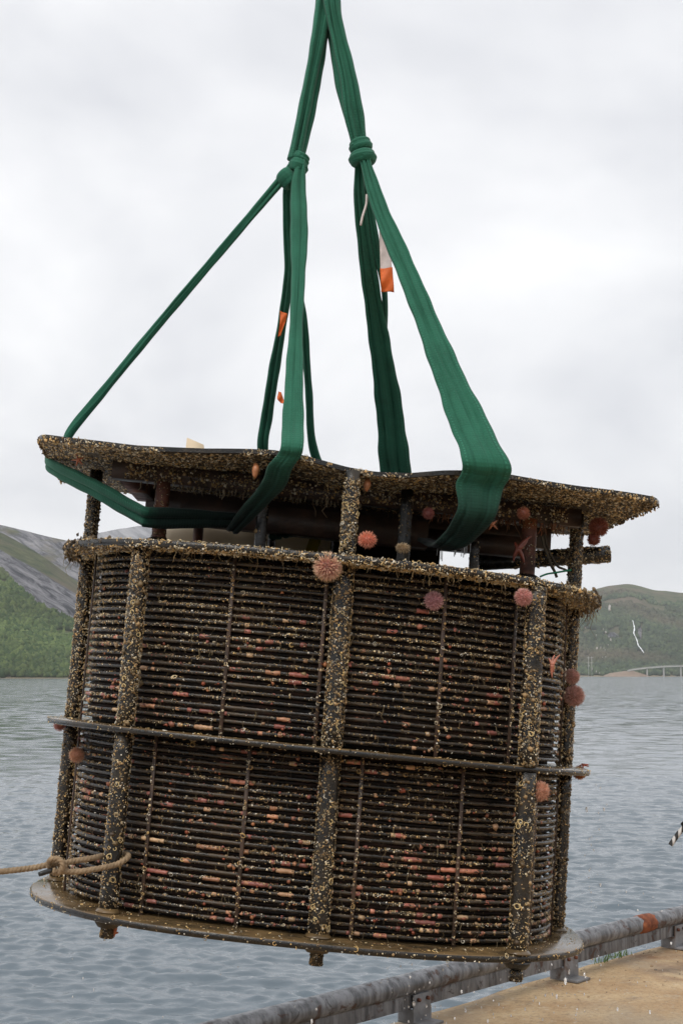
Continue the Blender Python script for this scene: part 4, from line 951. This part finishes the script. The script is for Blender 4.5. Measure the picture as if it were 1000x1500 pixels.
# two rear legs
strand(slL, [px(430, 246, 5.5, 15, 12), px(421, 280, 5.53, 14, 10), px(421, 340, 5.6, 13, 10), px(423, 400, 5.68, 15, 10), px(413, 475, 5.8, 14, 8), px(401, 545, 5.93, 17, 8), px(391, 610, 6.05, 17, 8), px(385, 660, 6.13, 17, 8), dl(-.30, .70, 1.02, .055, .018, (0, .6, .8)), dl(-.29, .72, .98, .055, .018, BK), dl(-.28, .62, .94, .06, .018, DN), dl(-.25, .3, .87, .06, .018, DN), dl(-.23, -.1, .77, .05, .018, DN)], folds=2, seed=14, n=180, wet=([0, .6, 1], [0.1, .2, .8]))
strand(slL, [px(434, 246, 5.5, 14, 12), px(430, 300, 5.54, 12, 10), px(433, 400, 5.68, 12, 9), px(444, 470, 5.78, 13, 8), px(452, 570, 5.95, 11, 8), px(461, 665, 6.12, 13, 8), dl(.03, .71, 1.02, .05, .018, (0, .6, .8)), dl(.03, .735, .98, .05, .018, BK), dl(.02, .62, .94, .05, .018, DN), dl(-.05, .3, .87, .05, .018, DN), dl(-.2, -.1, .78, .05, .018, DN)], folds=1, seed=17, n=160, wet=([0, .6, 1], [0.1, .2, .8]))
# --- right sling
strand(slR, [px(481, -190, 5.46, 32, 26), px(483, -60, 5.46, 28, 24), px(487, 10, 5.45, 26, 22), px(497, 60, 5.45, 24, 20), px(510, 115, 5.45, 27, 20), px(517, 160, 5.46, 30, 20), px(526, 212, 5.48, 24, 20)], folds=3, seed=21, n=110)
strand(slR, [px(484, -190, 5.52, 28, 24), px(486, -60, 5.52, 26, 22), px(487, 30, 5.51, 20, 18), px(496, 85, 5.5, 24, 18), px(505, 135, 5.49, 24, 18), px(517, 180, 5.49, 22, 18), px(529, 215, 5.49, 22, 18)], folds=2, seed=24, n=110)
wrap(slR, at(528, 214, 5.48), (-.25, 0, 1), 11 * k55, 14 * k55, 18 * k55, 11 * k55, 1.15, 0, 0, seed=31)
wrap(slR, at(531, 232, 5.48), (-.15, 0, 1), 13 * k55, 16 * k55, 20 * k55, 12 * k55, 1.15, 0, 1.5, seed=32)
W8 = lambda rows, ws: [list(r) + [w_] for r, w_ in zip(rows, ws)]
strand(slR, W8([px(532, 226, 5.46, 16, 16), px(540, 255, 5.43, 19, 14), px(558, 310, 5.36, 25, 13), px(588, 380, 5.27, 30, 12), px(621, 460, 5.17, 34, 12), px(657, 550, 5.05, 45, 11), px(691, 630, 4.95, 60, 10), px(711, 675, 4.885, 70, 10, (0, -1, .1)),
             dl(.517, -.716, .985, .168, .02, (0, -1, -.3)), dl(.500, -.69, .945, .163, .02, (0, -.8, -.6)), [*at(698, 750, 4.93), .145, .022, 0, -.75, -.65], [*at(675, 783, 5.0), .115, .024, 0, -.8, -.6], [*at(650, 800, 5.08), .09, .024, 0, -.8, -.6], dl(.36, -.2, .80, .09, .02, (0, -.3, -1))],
             [0, 0, 0, 0, .1, .3, .6, .9, 1, 1, .9, .8, .6, 0]), folds=4, seed=35, n=230, wet=([0, .55, .66, .8, 1], [0, 0, .35, .9, 1]))  # wet: damp and under-plate shade painted into the fabric
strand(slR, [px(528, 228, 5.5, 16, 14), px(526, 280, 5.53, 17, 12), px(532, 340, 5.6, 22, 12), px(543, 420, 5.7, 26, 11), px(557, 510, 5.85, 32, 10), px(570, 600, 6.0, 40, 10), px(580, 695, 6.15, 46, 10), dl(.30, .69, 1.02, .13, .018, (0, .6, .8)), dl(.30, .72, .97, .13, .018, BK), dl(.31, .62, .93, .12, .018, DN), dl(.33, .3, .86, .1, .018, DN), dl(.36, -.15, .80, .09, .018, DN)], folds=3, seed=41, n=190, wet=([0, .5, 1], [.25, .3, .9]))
strand(slR, [px(532, 232, 5.52, 10, 10), px(541, 300, 5.56, 11, 9), px(552, 370, 5.64, 13, 8), px(563, 430, 5.72, 9, 8), px(563, 520, 5.9, 9, 8), px(566, 640, 6.1, 12, 8), dl(.27, .66, 1.03, .04, .016, (0, .6, .8))], folds=1, seed=44, n=120, wet=([0, 1], [.2, .3]))  # wet: slight damp and shade painted into the fabric
# tags on the slings
def sheet(root, rows, m, name, th=.0025):
    """rows: pairs of world points (left, right); a limp flag of cloth with thickness"""
    A = smooth_path([r[0] for r in rows], 16); B = smooth_path([r[1] for r in rows], 16); nw = 7
    G = A[:, None] + (B - A)[:, None] * np.linspace(0, 1, nw)[None, :, None]; G[..., 1] += .006 * np.sin(np.arange(nw) * .9 + np.arange(16)[:, None] * .5)
    G = G.transpose(1, 0, 2); top = G.reshape(-1, 3); bot = top + np.array([0, th, 0]); n = len(top); i = np.arange(nw - 1)[:, None]; j = np.arange(15)[None]
    Q = np.stack([i * 16 + j, (i + 1) * 16 + j, (i + 1) * 16 + j + 1, i * 16 + j + 1], -1).reshape(-1, 4)
    rim = np.r_[np.arange(nw) * 16, (nw - 1) * 16 + np.arange(1, 16), np.arange(nw - 2, -1, -1) * 16 + 15, np.arange(14, 0, -1)]; r2 = np.roll(rim, -1)
    return mk(name, np.concatenate([top, bot]) - np.array(root.location), [Q, Q[:, ::-1] + n, np.stack([rim, rim + n, r2 + n, r2], -1)], m, root)
Y = 5.58
tg = sheet(slR, [(at(555, 338, Y), at(561, 340, Y)), (at(556, 365, Y), at(571, 362, Y)), (at(557, 396, Y - .02), at(574, 395, Y - .02))], M['whitetag'], 'label_tag')
sheet(slR, [(at(556.5, 393, Y - .024), at(574.5, 392, Y - .024)), (at(557.5, 412, Y - .03), at(576, 411, Y - .03)), (at(558, 427, Y - .02), at(577, 428, Y - .02))], M['orange'], 'orange_flap')
sheet(slL, [(at(410, 455, 5.74), at(421, 460, 5.74)), (at(410, 472, 5.74), at(417, 474, 5.74)), (at(407, 493, 5.75), at(411, 492, 5.75))], M['orange'], 'orange_flap')
sheet(slL, [(at(408, 573, 5.9), at(412, 575, 5.9)), (at(406, 584, 5.9), at(416, 587, 5.9)), (at(411, 590, 5.9), at(416, 592, 5.9))], M['orange'], 'orange_flap')
sheet(slL, [(at(413.5, 600, 5.9), at(417, 603, 5.9)), (at(414, 606, 5.9), at(417, 607, 5.9)), (at(414.5, 611, 5.9), at(416.5, 611, 5.9))], M['orange'], 'orange_flap')
v, f = tube(smooth_path([at(537, 285, 5.42), at(536, 300, 5.41), at(531, 316, 5.4), at(528, 330, 5.4)], 14), .0045, 6); mk('loose_cord', v - np.array(slR.location), f, M['whitetag'], slR)

# ------------------------------------------------------------------ beige cover and rope scraps on the ring plate
bc = empty('beige_cover', D2W(np.array([-.3, .45, ZT]))); tag(bc, 'beige moulded cover with a yellow strap, half hidden inside the gap under the top plate', 'cover')
def bel(v): return D2W(v) - np.array(bc.location)
G = []
for a in np.linspace(0, 1, 48):
    xp = 228 + a * 270; yt = np.interp(xp, [228, 245, 300, 345, 380, 430, 498], [778, 768, 763, 772, 764, 758, 760]); tp = inv(xp, yt, .60); row = []
    for t in np.linspace(0, 1, 16):
        u = t * 1.35; z = ZT + .001 + (tp[2] - ZT) * min(1, math.sin(min(u, 1) * math.pi / 2) ** .7); y = .57 + .10 * u + max(0, u - 1) * .4 + .02 * (2 * a - 1) ** 2
        row.append((tp[0], y, z))
    G.append(row)
v, f = solid_grid(np.array(G), .012); mk('shell', bel(v), f, M['beige'], bc)
sa, sb_ = inv(447, 798, .52), inv(462, 762, .52)
gs = np.array([[sa + (sb_ - sa) * t + np.array([.05 * q_, -.004, -.04 * (1 - t)]) for t in np.linspace(0, 1, 8)] for q_ in (0, 1)])
v, f = solid_grid(gs, .003); mk('strap', bel(v), f, M['yellow'], bc)
p0, p1, p2 = inv(268, 664, .80), inv(274, 641, .80), inv(322, 664, .80)
G = np.array([[p0 + (p1 - p0) * t + (p2 - p0) * s * (1 - t * .55) + np.array([0, 0, -.32 * (1 - t)]) for t in np.linspace(0, 1, 6)] for s in np.linspace(0, 1, 6)])
Vt = np.array([p0 + [0, 0, -.34], p1, (p1 + p2) / 2 + [.0, 0, .004], p2 + [.03, 0, -.34]]); V8 = np.concatenate([Vt, Vt + [0, .012, 0]])
Fq = np.array([[0, 3, 2, 1], [4, 5, 6, 7], [0, 1, 5, 4], [1, 2, 6, 5], [2, 3, 7, 6], [3, 0, 4, 7]]); mk('flap', bel(V8), Fq, M['beige'], bc, smooth=False)

rs = empty('rope_scrap', D2W(np.array([.82, -.3, ZT]))); tag(rs, 'thin dark rope scrap with green twine tangled round the right corner post', 'rope')
def wl(P): return np.array(P) - np.array(rs.location)
v, f = tube(smooth_path([at(x, y, 5.32) for x, y in ((793, 785), (796, 800), (801, 812), (806, 826), (812, 838), (815, 846))], 30), .0055, 7, lobes=3, lay=300); mk('old_rope', wl(v), f, M['oldrope'], rs)
v, f = tube(smooth_path([at(x, y, 5.33) for x, y in ((797, 783), (803, 806), (815, 828), (826, 834), (833, 838), (830, 843))], 30), .0045, 7, lobes=3, lay=300); mk('old_rope', wl(v), f, M['oldrope'], rs)
v, f = tube(smooth_path([at(x, y, 5.31) for x, y in ((790, 845), (800, 841), (812, 839), (824, 837), (836, 835))], 24), .0035, 6); mk('twine', wl(v), f, M['cordg'], rs)

# ------------------------------------------------------------------ tag line rope on the left
RP = .0086
rope = empty('tag_line', D2W(np.array([-.66, -.72, -.45]))); tag(rope, 'beige twisted rope tied in a loop round a post and pulled out to the left', 'rope')
RLc = lambda v: v - np.array(rope.location)
Yk = 4.80; post = D2W(np.array([-.66, -.68, -.43])); pc_ = proj(post)[0]; 
def rtube(pts, n=90, r=RP): return tube(smooth_path(pts, n * 2), r * 1.08, 18, lobes=3, lay=150, ld=.2)
v, f = rtube([at(-330, 1305, 4.5), at(-120, 1290, 4.62), at(0, 1277, 4.72), at(50, 1271, 4.78), at(84, 1264, 4.80), at(95, 1270, 4.79), at(88, 1277, 4.78), at(78, 1275, 4.76)], 120); mk('line', RLc(v), f, M['rope'], rope)
pr = .031 + RP; zc = post[2]
Yp = post[1]
lp = [at(86, 1275, 4.77), at(110, 1277, 4.79), at(140, 1273, 4.82), at(168, 1267, Yp - pr - .003), at(181, 1261, Yp - pr * .75), at(188, 1254, Yp), at(182, 1251, Yp + pr * .8), at(168, 1251, Yp + pr), at(152, 1253.5, Yp + pr * .5), at(135, 1257, 4.87), at(105, 1262, 4.83), at(86, 1266, 4.80)]
v, f = rtube(lp, 130); mk('loop', RLc(v), f, M['rope'], rope)
kn = [at(x, y, Y_) for x, y, Y_ in ((72, 1270, 4.79), (74, 1260, 4.775), (84, 1258, 4.765), (92, 1264, 4.76), (90, 1275, 4.765), (82, 1279, 4.78), (76, 1274, 4.80), (80, 1263, 4.815), (90, 1262, 4.81), (93, 1272, 4.80))]
v, f = rtube(kn, 80); mk('knot', RLc(v), f, M['rope'], rope)
v, f = tube(np.linspace(at(78, 1274, 4.77), at(57, 1281, 4.75), 5), [.0075, .0085, .0085, .0085, .007], 10); mk('taped_end', RLc(v), f, M['tape'], rope)

def m_speck():
    m, nt, b, o = mat('black_white_braid'); v = coords(nt); w_ = N(nt, 'ShaderNodeTexWave'); w_.inputs['Scale'].default_value = 14; w_.inputs['Distortion'].default_value = 3; nt.links.new(v, w_.inputs[0])
    nt.links.new(ramp(nt, w_.outputs['Fac'], [(.45, (.03, .03, .03)), (.55, (.62, .60, .58))]), b.inputs['Base Color']); b.inputs['Roughness'].default_value = .8; return m
ro = empty('braided_rope', at(1000, 1212, 5.0)); tag(ro, 'end of a black and white braided rope at the right edge above the water', 'rope')
v, f = tube(smooth_path([at(981, 1238, 5.0), at(988, 1228, 5.0), at(1000, 1213, 5.0), at(1035, 1180, 5.0), at(1090, 1150, 5.0)], 60), .0085, 10, lobes=4, lay=160); mk('braid', v - np.array(ro.location), f, m_speck(), ro)
v, f = tube(np.linspace(at(1000, 1211, 5.0), at(1012, 1198, 5.0), 4), .014, 10); mk('whipping', v - np.array(ro.location), f, M['tape'], ro)

# ------------------------------------------------------------------ sea urchins, starfish
def urchin(c, R_, col, tip, label, squash=.85, up=(0, -1, .2), nsp=620, seed=0, sl=.42):
    q = np.random.default_rng(seed); o = empty('sea_urchin', c); tag(o, label, 'sea urchin', 'sea urchins clinging to the drum')
    up = norm(np.array(up, float)); a = norm(np.cross(up, [.3, .2, .9])); b_ = np.cross(up, a); Bs = np.stack([a, b_, up], 1)
    bm = bmesh.new(); bmesh.ops.create_icosphere(bm, subdivisions=3, radius=1); bv = np.array([v.co for v in bm.verts]); bf = np.array([[v.index for v in f.verts] for f in bm.faces]); bm.free()
    r0_ = R_ * .76; az_ = np.arctan2(bv[:, 1], bv[:, 0]); bv2 = bv * (1 + .02 * np.cos(az_ * 10))[:, None] * np.array([1, 1, squash]) * r0_
    mk('test', bv2 @ Bs.T, bf, M['soft'], o, col=np.tile(np.array(col) * .8, (len(bv), 1)))
    k = np.arange(nsp) + .5; ph = np.arccos(1 - 2 * k / nsp); th = np.pi * (1 + 5 ** .5) * k + q.normal(0, .08, nsp); d = np.c_[np.cos(th) * np.sin(ph), np.sin(th) * np.sin(ph), np.cos(ph)]
    dd = norm(d + q.normal(0, .16, (nsp, 3))); base = d * np.array([1, 1, squash]) * r0_ * .97; ln = R_ * (sl + .10) * q.uniform(.65, 1.15, nsp); rad = R_ * .034
    t1 = norm(np.cross(dd, [.21, .5, .83])); t2 = np.cross(dd, t1); rg = []
    for f_, rr in ((0, 1.0), (.6, .8)):
        for j in range(4): rg.append(base + dd * (ln * f_)[:, None] + rad * rr * (t1 * math.cos(j * 1.571) + t2 * math.sin(j * 1.571)))
    rg.append(base + dd * ln[:, None]); V = np.stack(rg, 1).reshape(-1, 3); Q = np.array([[j, (j + 1) % 4, 4 + (j + 1) % 4, 4 + j] for j in range(4)]); T = np.array([[4 + j, 4 + (j + 1) % 4, 8] for j in range(4)])
    off = (np.arange(nsp) * 9)[:, None, None]; F = [(Q[None] + off).reshape(-1, 4), (T[None] + off).reshape(-1, 3)]
    C = np.tile(np.concatenate([np.tile(col, (4, 1)), np.tile((np.array(col) + tip) / 2, (4, 1)), [tip]]), (nsp, 1)) * np.repeat(q.uniform(.75, 1.15, (nsp, 1)), 9, 0)
    tag(mk('spines', V @ Bs.T, F, M['soft'], o, col=C), kind='stuff'); return o
PK, OR_, PU, SAL, TIPC = (.62, .25, .23), (.82, .26, .17), (.50, .22, .26), (.66, .33, .22), np.array([.95, .70, .48])
def K(y): return y / FPX
UR = [((480, 830), 4.765, 20, PK, TIPC, 'largest pink and cream sea urchin, beside the middle post just under the ring plate', 900, .45),
      ((538, 791), 4.82, 13, OR_, np.array([.85, .38, .25]), 'bright orange-red sea urchin sitting on the ring plate beside the middle post', 420, .5),
      ((635, 880), 4.86, 14, PU, np.array([.72, .44, .44]), 'small purple-pink sea urchin on the pipes right of the middle post', 560, .4),
      ((766, 875), 4.86, 13.5, PK, np.array([.75, .44, .40]), 'round pink sea urchin at the top of the right-hand post', 560, .36),
      ((840, 1019), 5.5, 16.5, (.58, .28, .24), np.array([.8, .52, .45]), 'dark rose sea urchin bulging off the right edge, lower of a touching pair', 700, .3),
      ((837, 991), 5.5, 12.5, (.62, .32, .28), np.array([.82, .56, .48]), 'smaller rose sea urchin on the right edge, upper of a touching pair', 560, .3),
      ((790, 1159), 4.93, 14.5, SAL, np.array([.66, .36, .26]), 'salmon sea urchin hanging below the middle plate near the right-hand post', 560, .4),
      ((113, 1106), 5.22, 11.5, SAL, np.array([.62, .38, .25]), 'pale salmon sea urchin on the left edge below the middle plate', 480, .4),
      ((88, 1062), 5.55, 9.5, PK, np.array([.5, .22, .17]), 'small pink sea urchin under the left tip of the middle plate', 380, .35),
      ((848, 1132), 5.6, 11, (.48, .16, .05), np.array([.58, .26, .1]), 'orange-brown sea urchin tucked under the right tip of the middle plate', 400, .3),
      ((876, 772), 5.35, 16, (.30, .08, .05), np.array([.42, .15, .09]), 'big brownish red sea urchin under the right end of the top plate', 640, .25),
      ((869, 790), 5.35, 10.5, (.28, .07, .05), np.array([.4, .15, .1]), 'smaller brownish red sea urchin hanging just below the big one at right', 400, .3),
      ((766, 752), 5.06, 10.5, (.32, .09, .05), np.array([.45, .18, .1]), 'small russet sea urchin stuck on the steel beam under the top plate', 380, .3),
      ((627, 752), 5.06, 9.5, (.32, .09, .08), np.array([.42, .16, .13]), 'dim wine-red sea urchin in shade on the beam left of the broad sling', 380, .35),
      ((590, 803), 4.84, 9.5, (.30, .20, .11), np.array([.55, .42, .26]), 'small flat tan sea urchin on the rim of the ring plate', 320, .6)]
for k, (p, Y, R_, c, t, lab, ns_, sl) in enumerate(UR):
    urchin(at(*p, Y), R_ * K(Y) * .92, c, t, lab, .85 if k != 14 else .5, (0, -1, .2) if k not in (1, 14) else (0.1, -.4, 1), ns_, 50 + k, sl)
def star(c, R_, arms, col, label, up=(0, -1, .1), ang=None, thick=.22):
    up = norm(np.array(up, float)); a = norm(np.cross(up, [0.05, .1, 1])); b_ = np.cross(up, a); o = empty('starfish', c); tag(o, label, 'starfish', 'starfish on the drum'); parts_ = []
    for k in range(arms):
        th = (ang[k][0] if ang else k * 6.283 / arms); ln = R_ * (ang[k][1] if ang else rng.uniform(.85, 1.1)); bend = rng.uniform(-.3, .3)
        t = np.linspace(0, 1, 9); an = th + bend * t ** 1.5; P = (a * np.cos(an)[:, None] + b_ * np.sin(an)[:, None]) * (ln * t)[:, None] + up * (R_ * .10 * (1 - t))[:, None]
        parts_.append(tube(P, R_ * thick * (1 - t ** 1.3 * .8), 8))
    v, f = merge(parts_); mk('body', v, f, M['soft'], o, col=np.tile(col, (len(v), 1)) * rng.uniform(.8, 1.1, (len(v), 1))); return o
star(at(808, 974, 4.95), 19 * K(4.95), 5, (.52, .20, .14), 'orange-pink starfish hanging on the pipes right of the right-hand post', ang=[(1.45, 1.0), (1.8, .6), (4.2, 1.0), (4.75, .8), (5.1, .6)], thick=.16)
star(at(758, 805, 5.15), 24 * K(5.15), 5, (.17, .035, .018), 'dark red starfish dangling behind the rusty post under the top plate', ang=[(2.2, .9), (1.0, .8), (4.2, 1.2), (3.8, .9), (5.2, .5)], thick=.17)
star(at(720, 768, 5.02), 11 * K(5.0), 5, (.36, .12, .05), 'small orange starfish under the beam right of the broad sling', thick=.2)
star(at(115, 674, 5.2), 10 * K(5.2), 5, (.40, .12, .05), 'small brownish orange starfish under the left corner of the top plate', thick=.2)
star(at(168, 1366, 4.93), 15 * K(4.9), 5, (.55, .18, .09), 'limp orange starfish hanging beside the left foot under the bottom plate', ang=[(4.5, 1.2), (4.8, 1.3), (4.3, .9), (1.5, .4), (3.0, .4)], thick=.18)
star(at(855, 1121, 5.6), 7 * K(5.6), 5, (.45, .10, .05), 'tiny red starfish lying on the right tip of the middle plate', up=(0, -.4, 1), thick=.25)
# hanging sponges under the top plate
for (x, y, Y, h, lab) in ((374, 690, 4.99, 22, 'thin orange sponge hanging under the top plate left of the front sling leg'), (537, 711, 4.99, 19, 'tan orange sponge hanging under the top plate right of the middle post')):
    P = smooth_path([at(x, y - h / 2, Y), at(x + 1, y - h / 5, Y - .01), at(x - .5, y + h / 4, Y - .012), at(x, y + h / 2, Y - .01)], 10); v, f = tube(P, np.array([.006, .009, .011, .013, .013, .012, .010, .008, .005, .002]), 8)
    o = mk('hanging_sponge', v - P[0], f, M['soft'], col=np.tile((.48, .20, .09), (len(v), 1))); o.location = P[0]; tag(o, lab, 'sponge', 'sponges hanging under the top plate')

# ------------------------------------------------------------------ water dripping off
m_, nt_, b_, o_ = mat('water_drop'); b_.inputs['Base Color'].default_value = (1, 1, 1, 1); b_.inputs['Roughness'].default_value = .03; b_.inputs['Transmission Weight'].default_value = .6; b_.inputs['IOR'].default_value = 1.33
n = 200; q = np.random.default_rng(12); C = np.empty((n, 3))
for i in range(n):
    u = q.uniform()
    if u < .55: C[i] = at(q.uniform(560, 860), 1500 - q.uniform(0, 90) , q.uniform(4.6, 6.0))
    elif u < .7: C[i] = at(q.uniform(860, 1000), q.uniform(1300, 1500), q.uniform(5, 6.2))
    elif u < .85: C[i] = at(q.normal(868, 10), q.uniform(1130, 1330), 5.5)
    elif u < .93: C[i] = at(q.normal(880, 12), q.uniform(890, 990), 5.3)
    else: C[i] = at(q.uniform(100, 560), q.uniform(1400, 1500), q.uniform(4.7, 5.6))
s_ = q.lognormal(math.log(.0020), .4, n); V = (ic0v[None] * s_[:, None, None] * np.stack([np.ones(n), np.ones(n), q.uniform(1.2, 3.0, n)], -1)[:, None] + C[:, None]).reshape(-1, 3); F = (ic0f[None] + (np.arange(n) * 12)[:, None, None]).reshape(-1, 3)
tag(mk('water_drops', V, F, m_), 'water drops falling from the dripping drum', 'water drops', kind='stuff')
# drips hanging from the soaked sling end
P = np.array([inv(x, y, -.35) for x, y in zip(q.uniform(640, 690, 16), q.uniform(790, 800, 16))]); 
dv = []
for p in P: dv.append(tube(np.array([p, p - [0, 0, .02], p - [0, 0, q.uniform(.03, .07)]]), [.0012, .0012, .0016], 5))
v, f = merge(dv); tag(part('drips', v, f, m_), kind='stuff')

# ------------------------------------------------------------------ haze
m = bpy.data.materials.new('haze_air'); m.use_nodes = True; nt = m.node_tree; nt.nodes.clear(); o = N(nt, 'ShaderNodeOutputMaterial'); pv = N(nt, 'ShaderNodeVolumePrincipled')
pv.inputs['Color'].default_value = (.97, .98, 1.0, 1); pv.inputs['Density'].default_value = 5.5e-5; pv.inputs['Anisotropy'].default_value = 0.0
nt.links.new(pv.outputs[0], o.inputs['Volume'])
v, f = box((0, 4700, 595), (17000, 13200, 1202)); hz = mk('haze', v, f, m, smooth=False); tag(hz, kind='stuff'); hz['label'] = 'pale damp air over the fjord'; hz['category'] = 'haze'
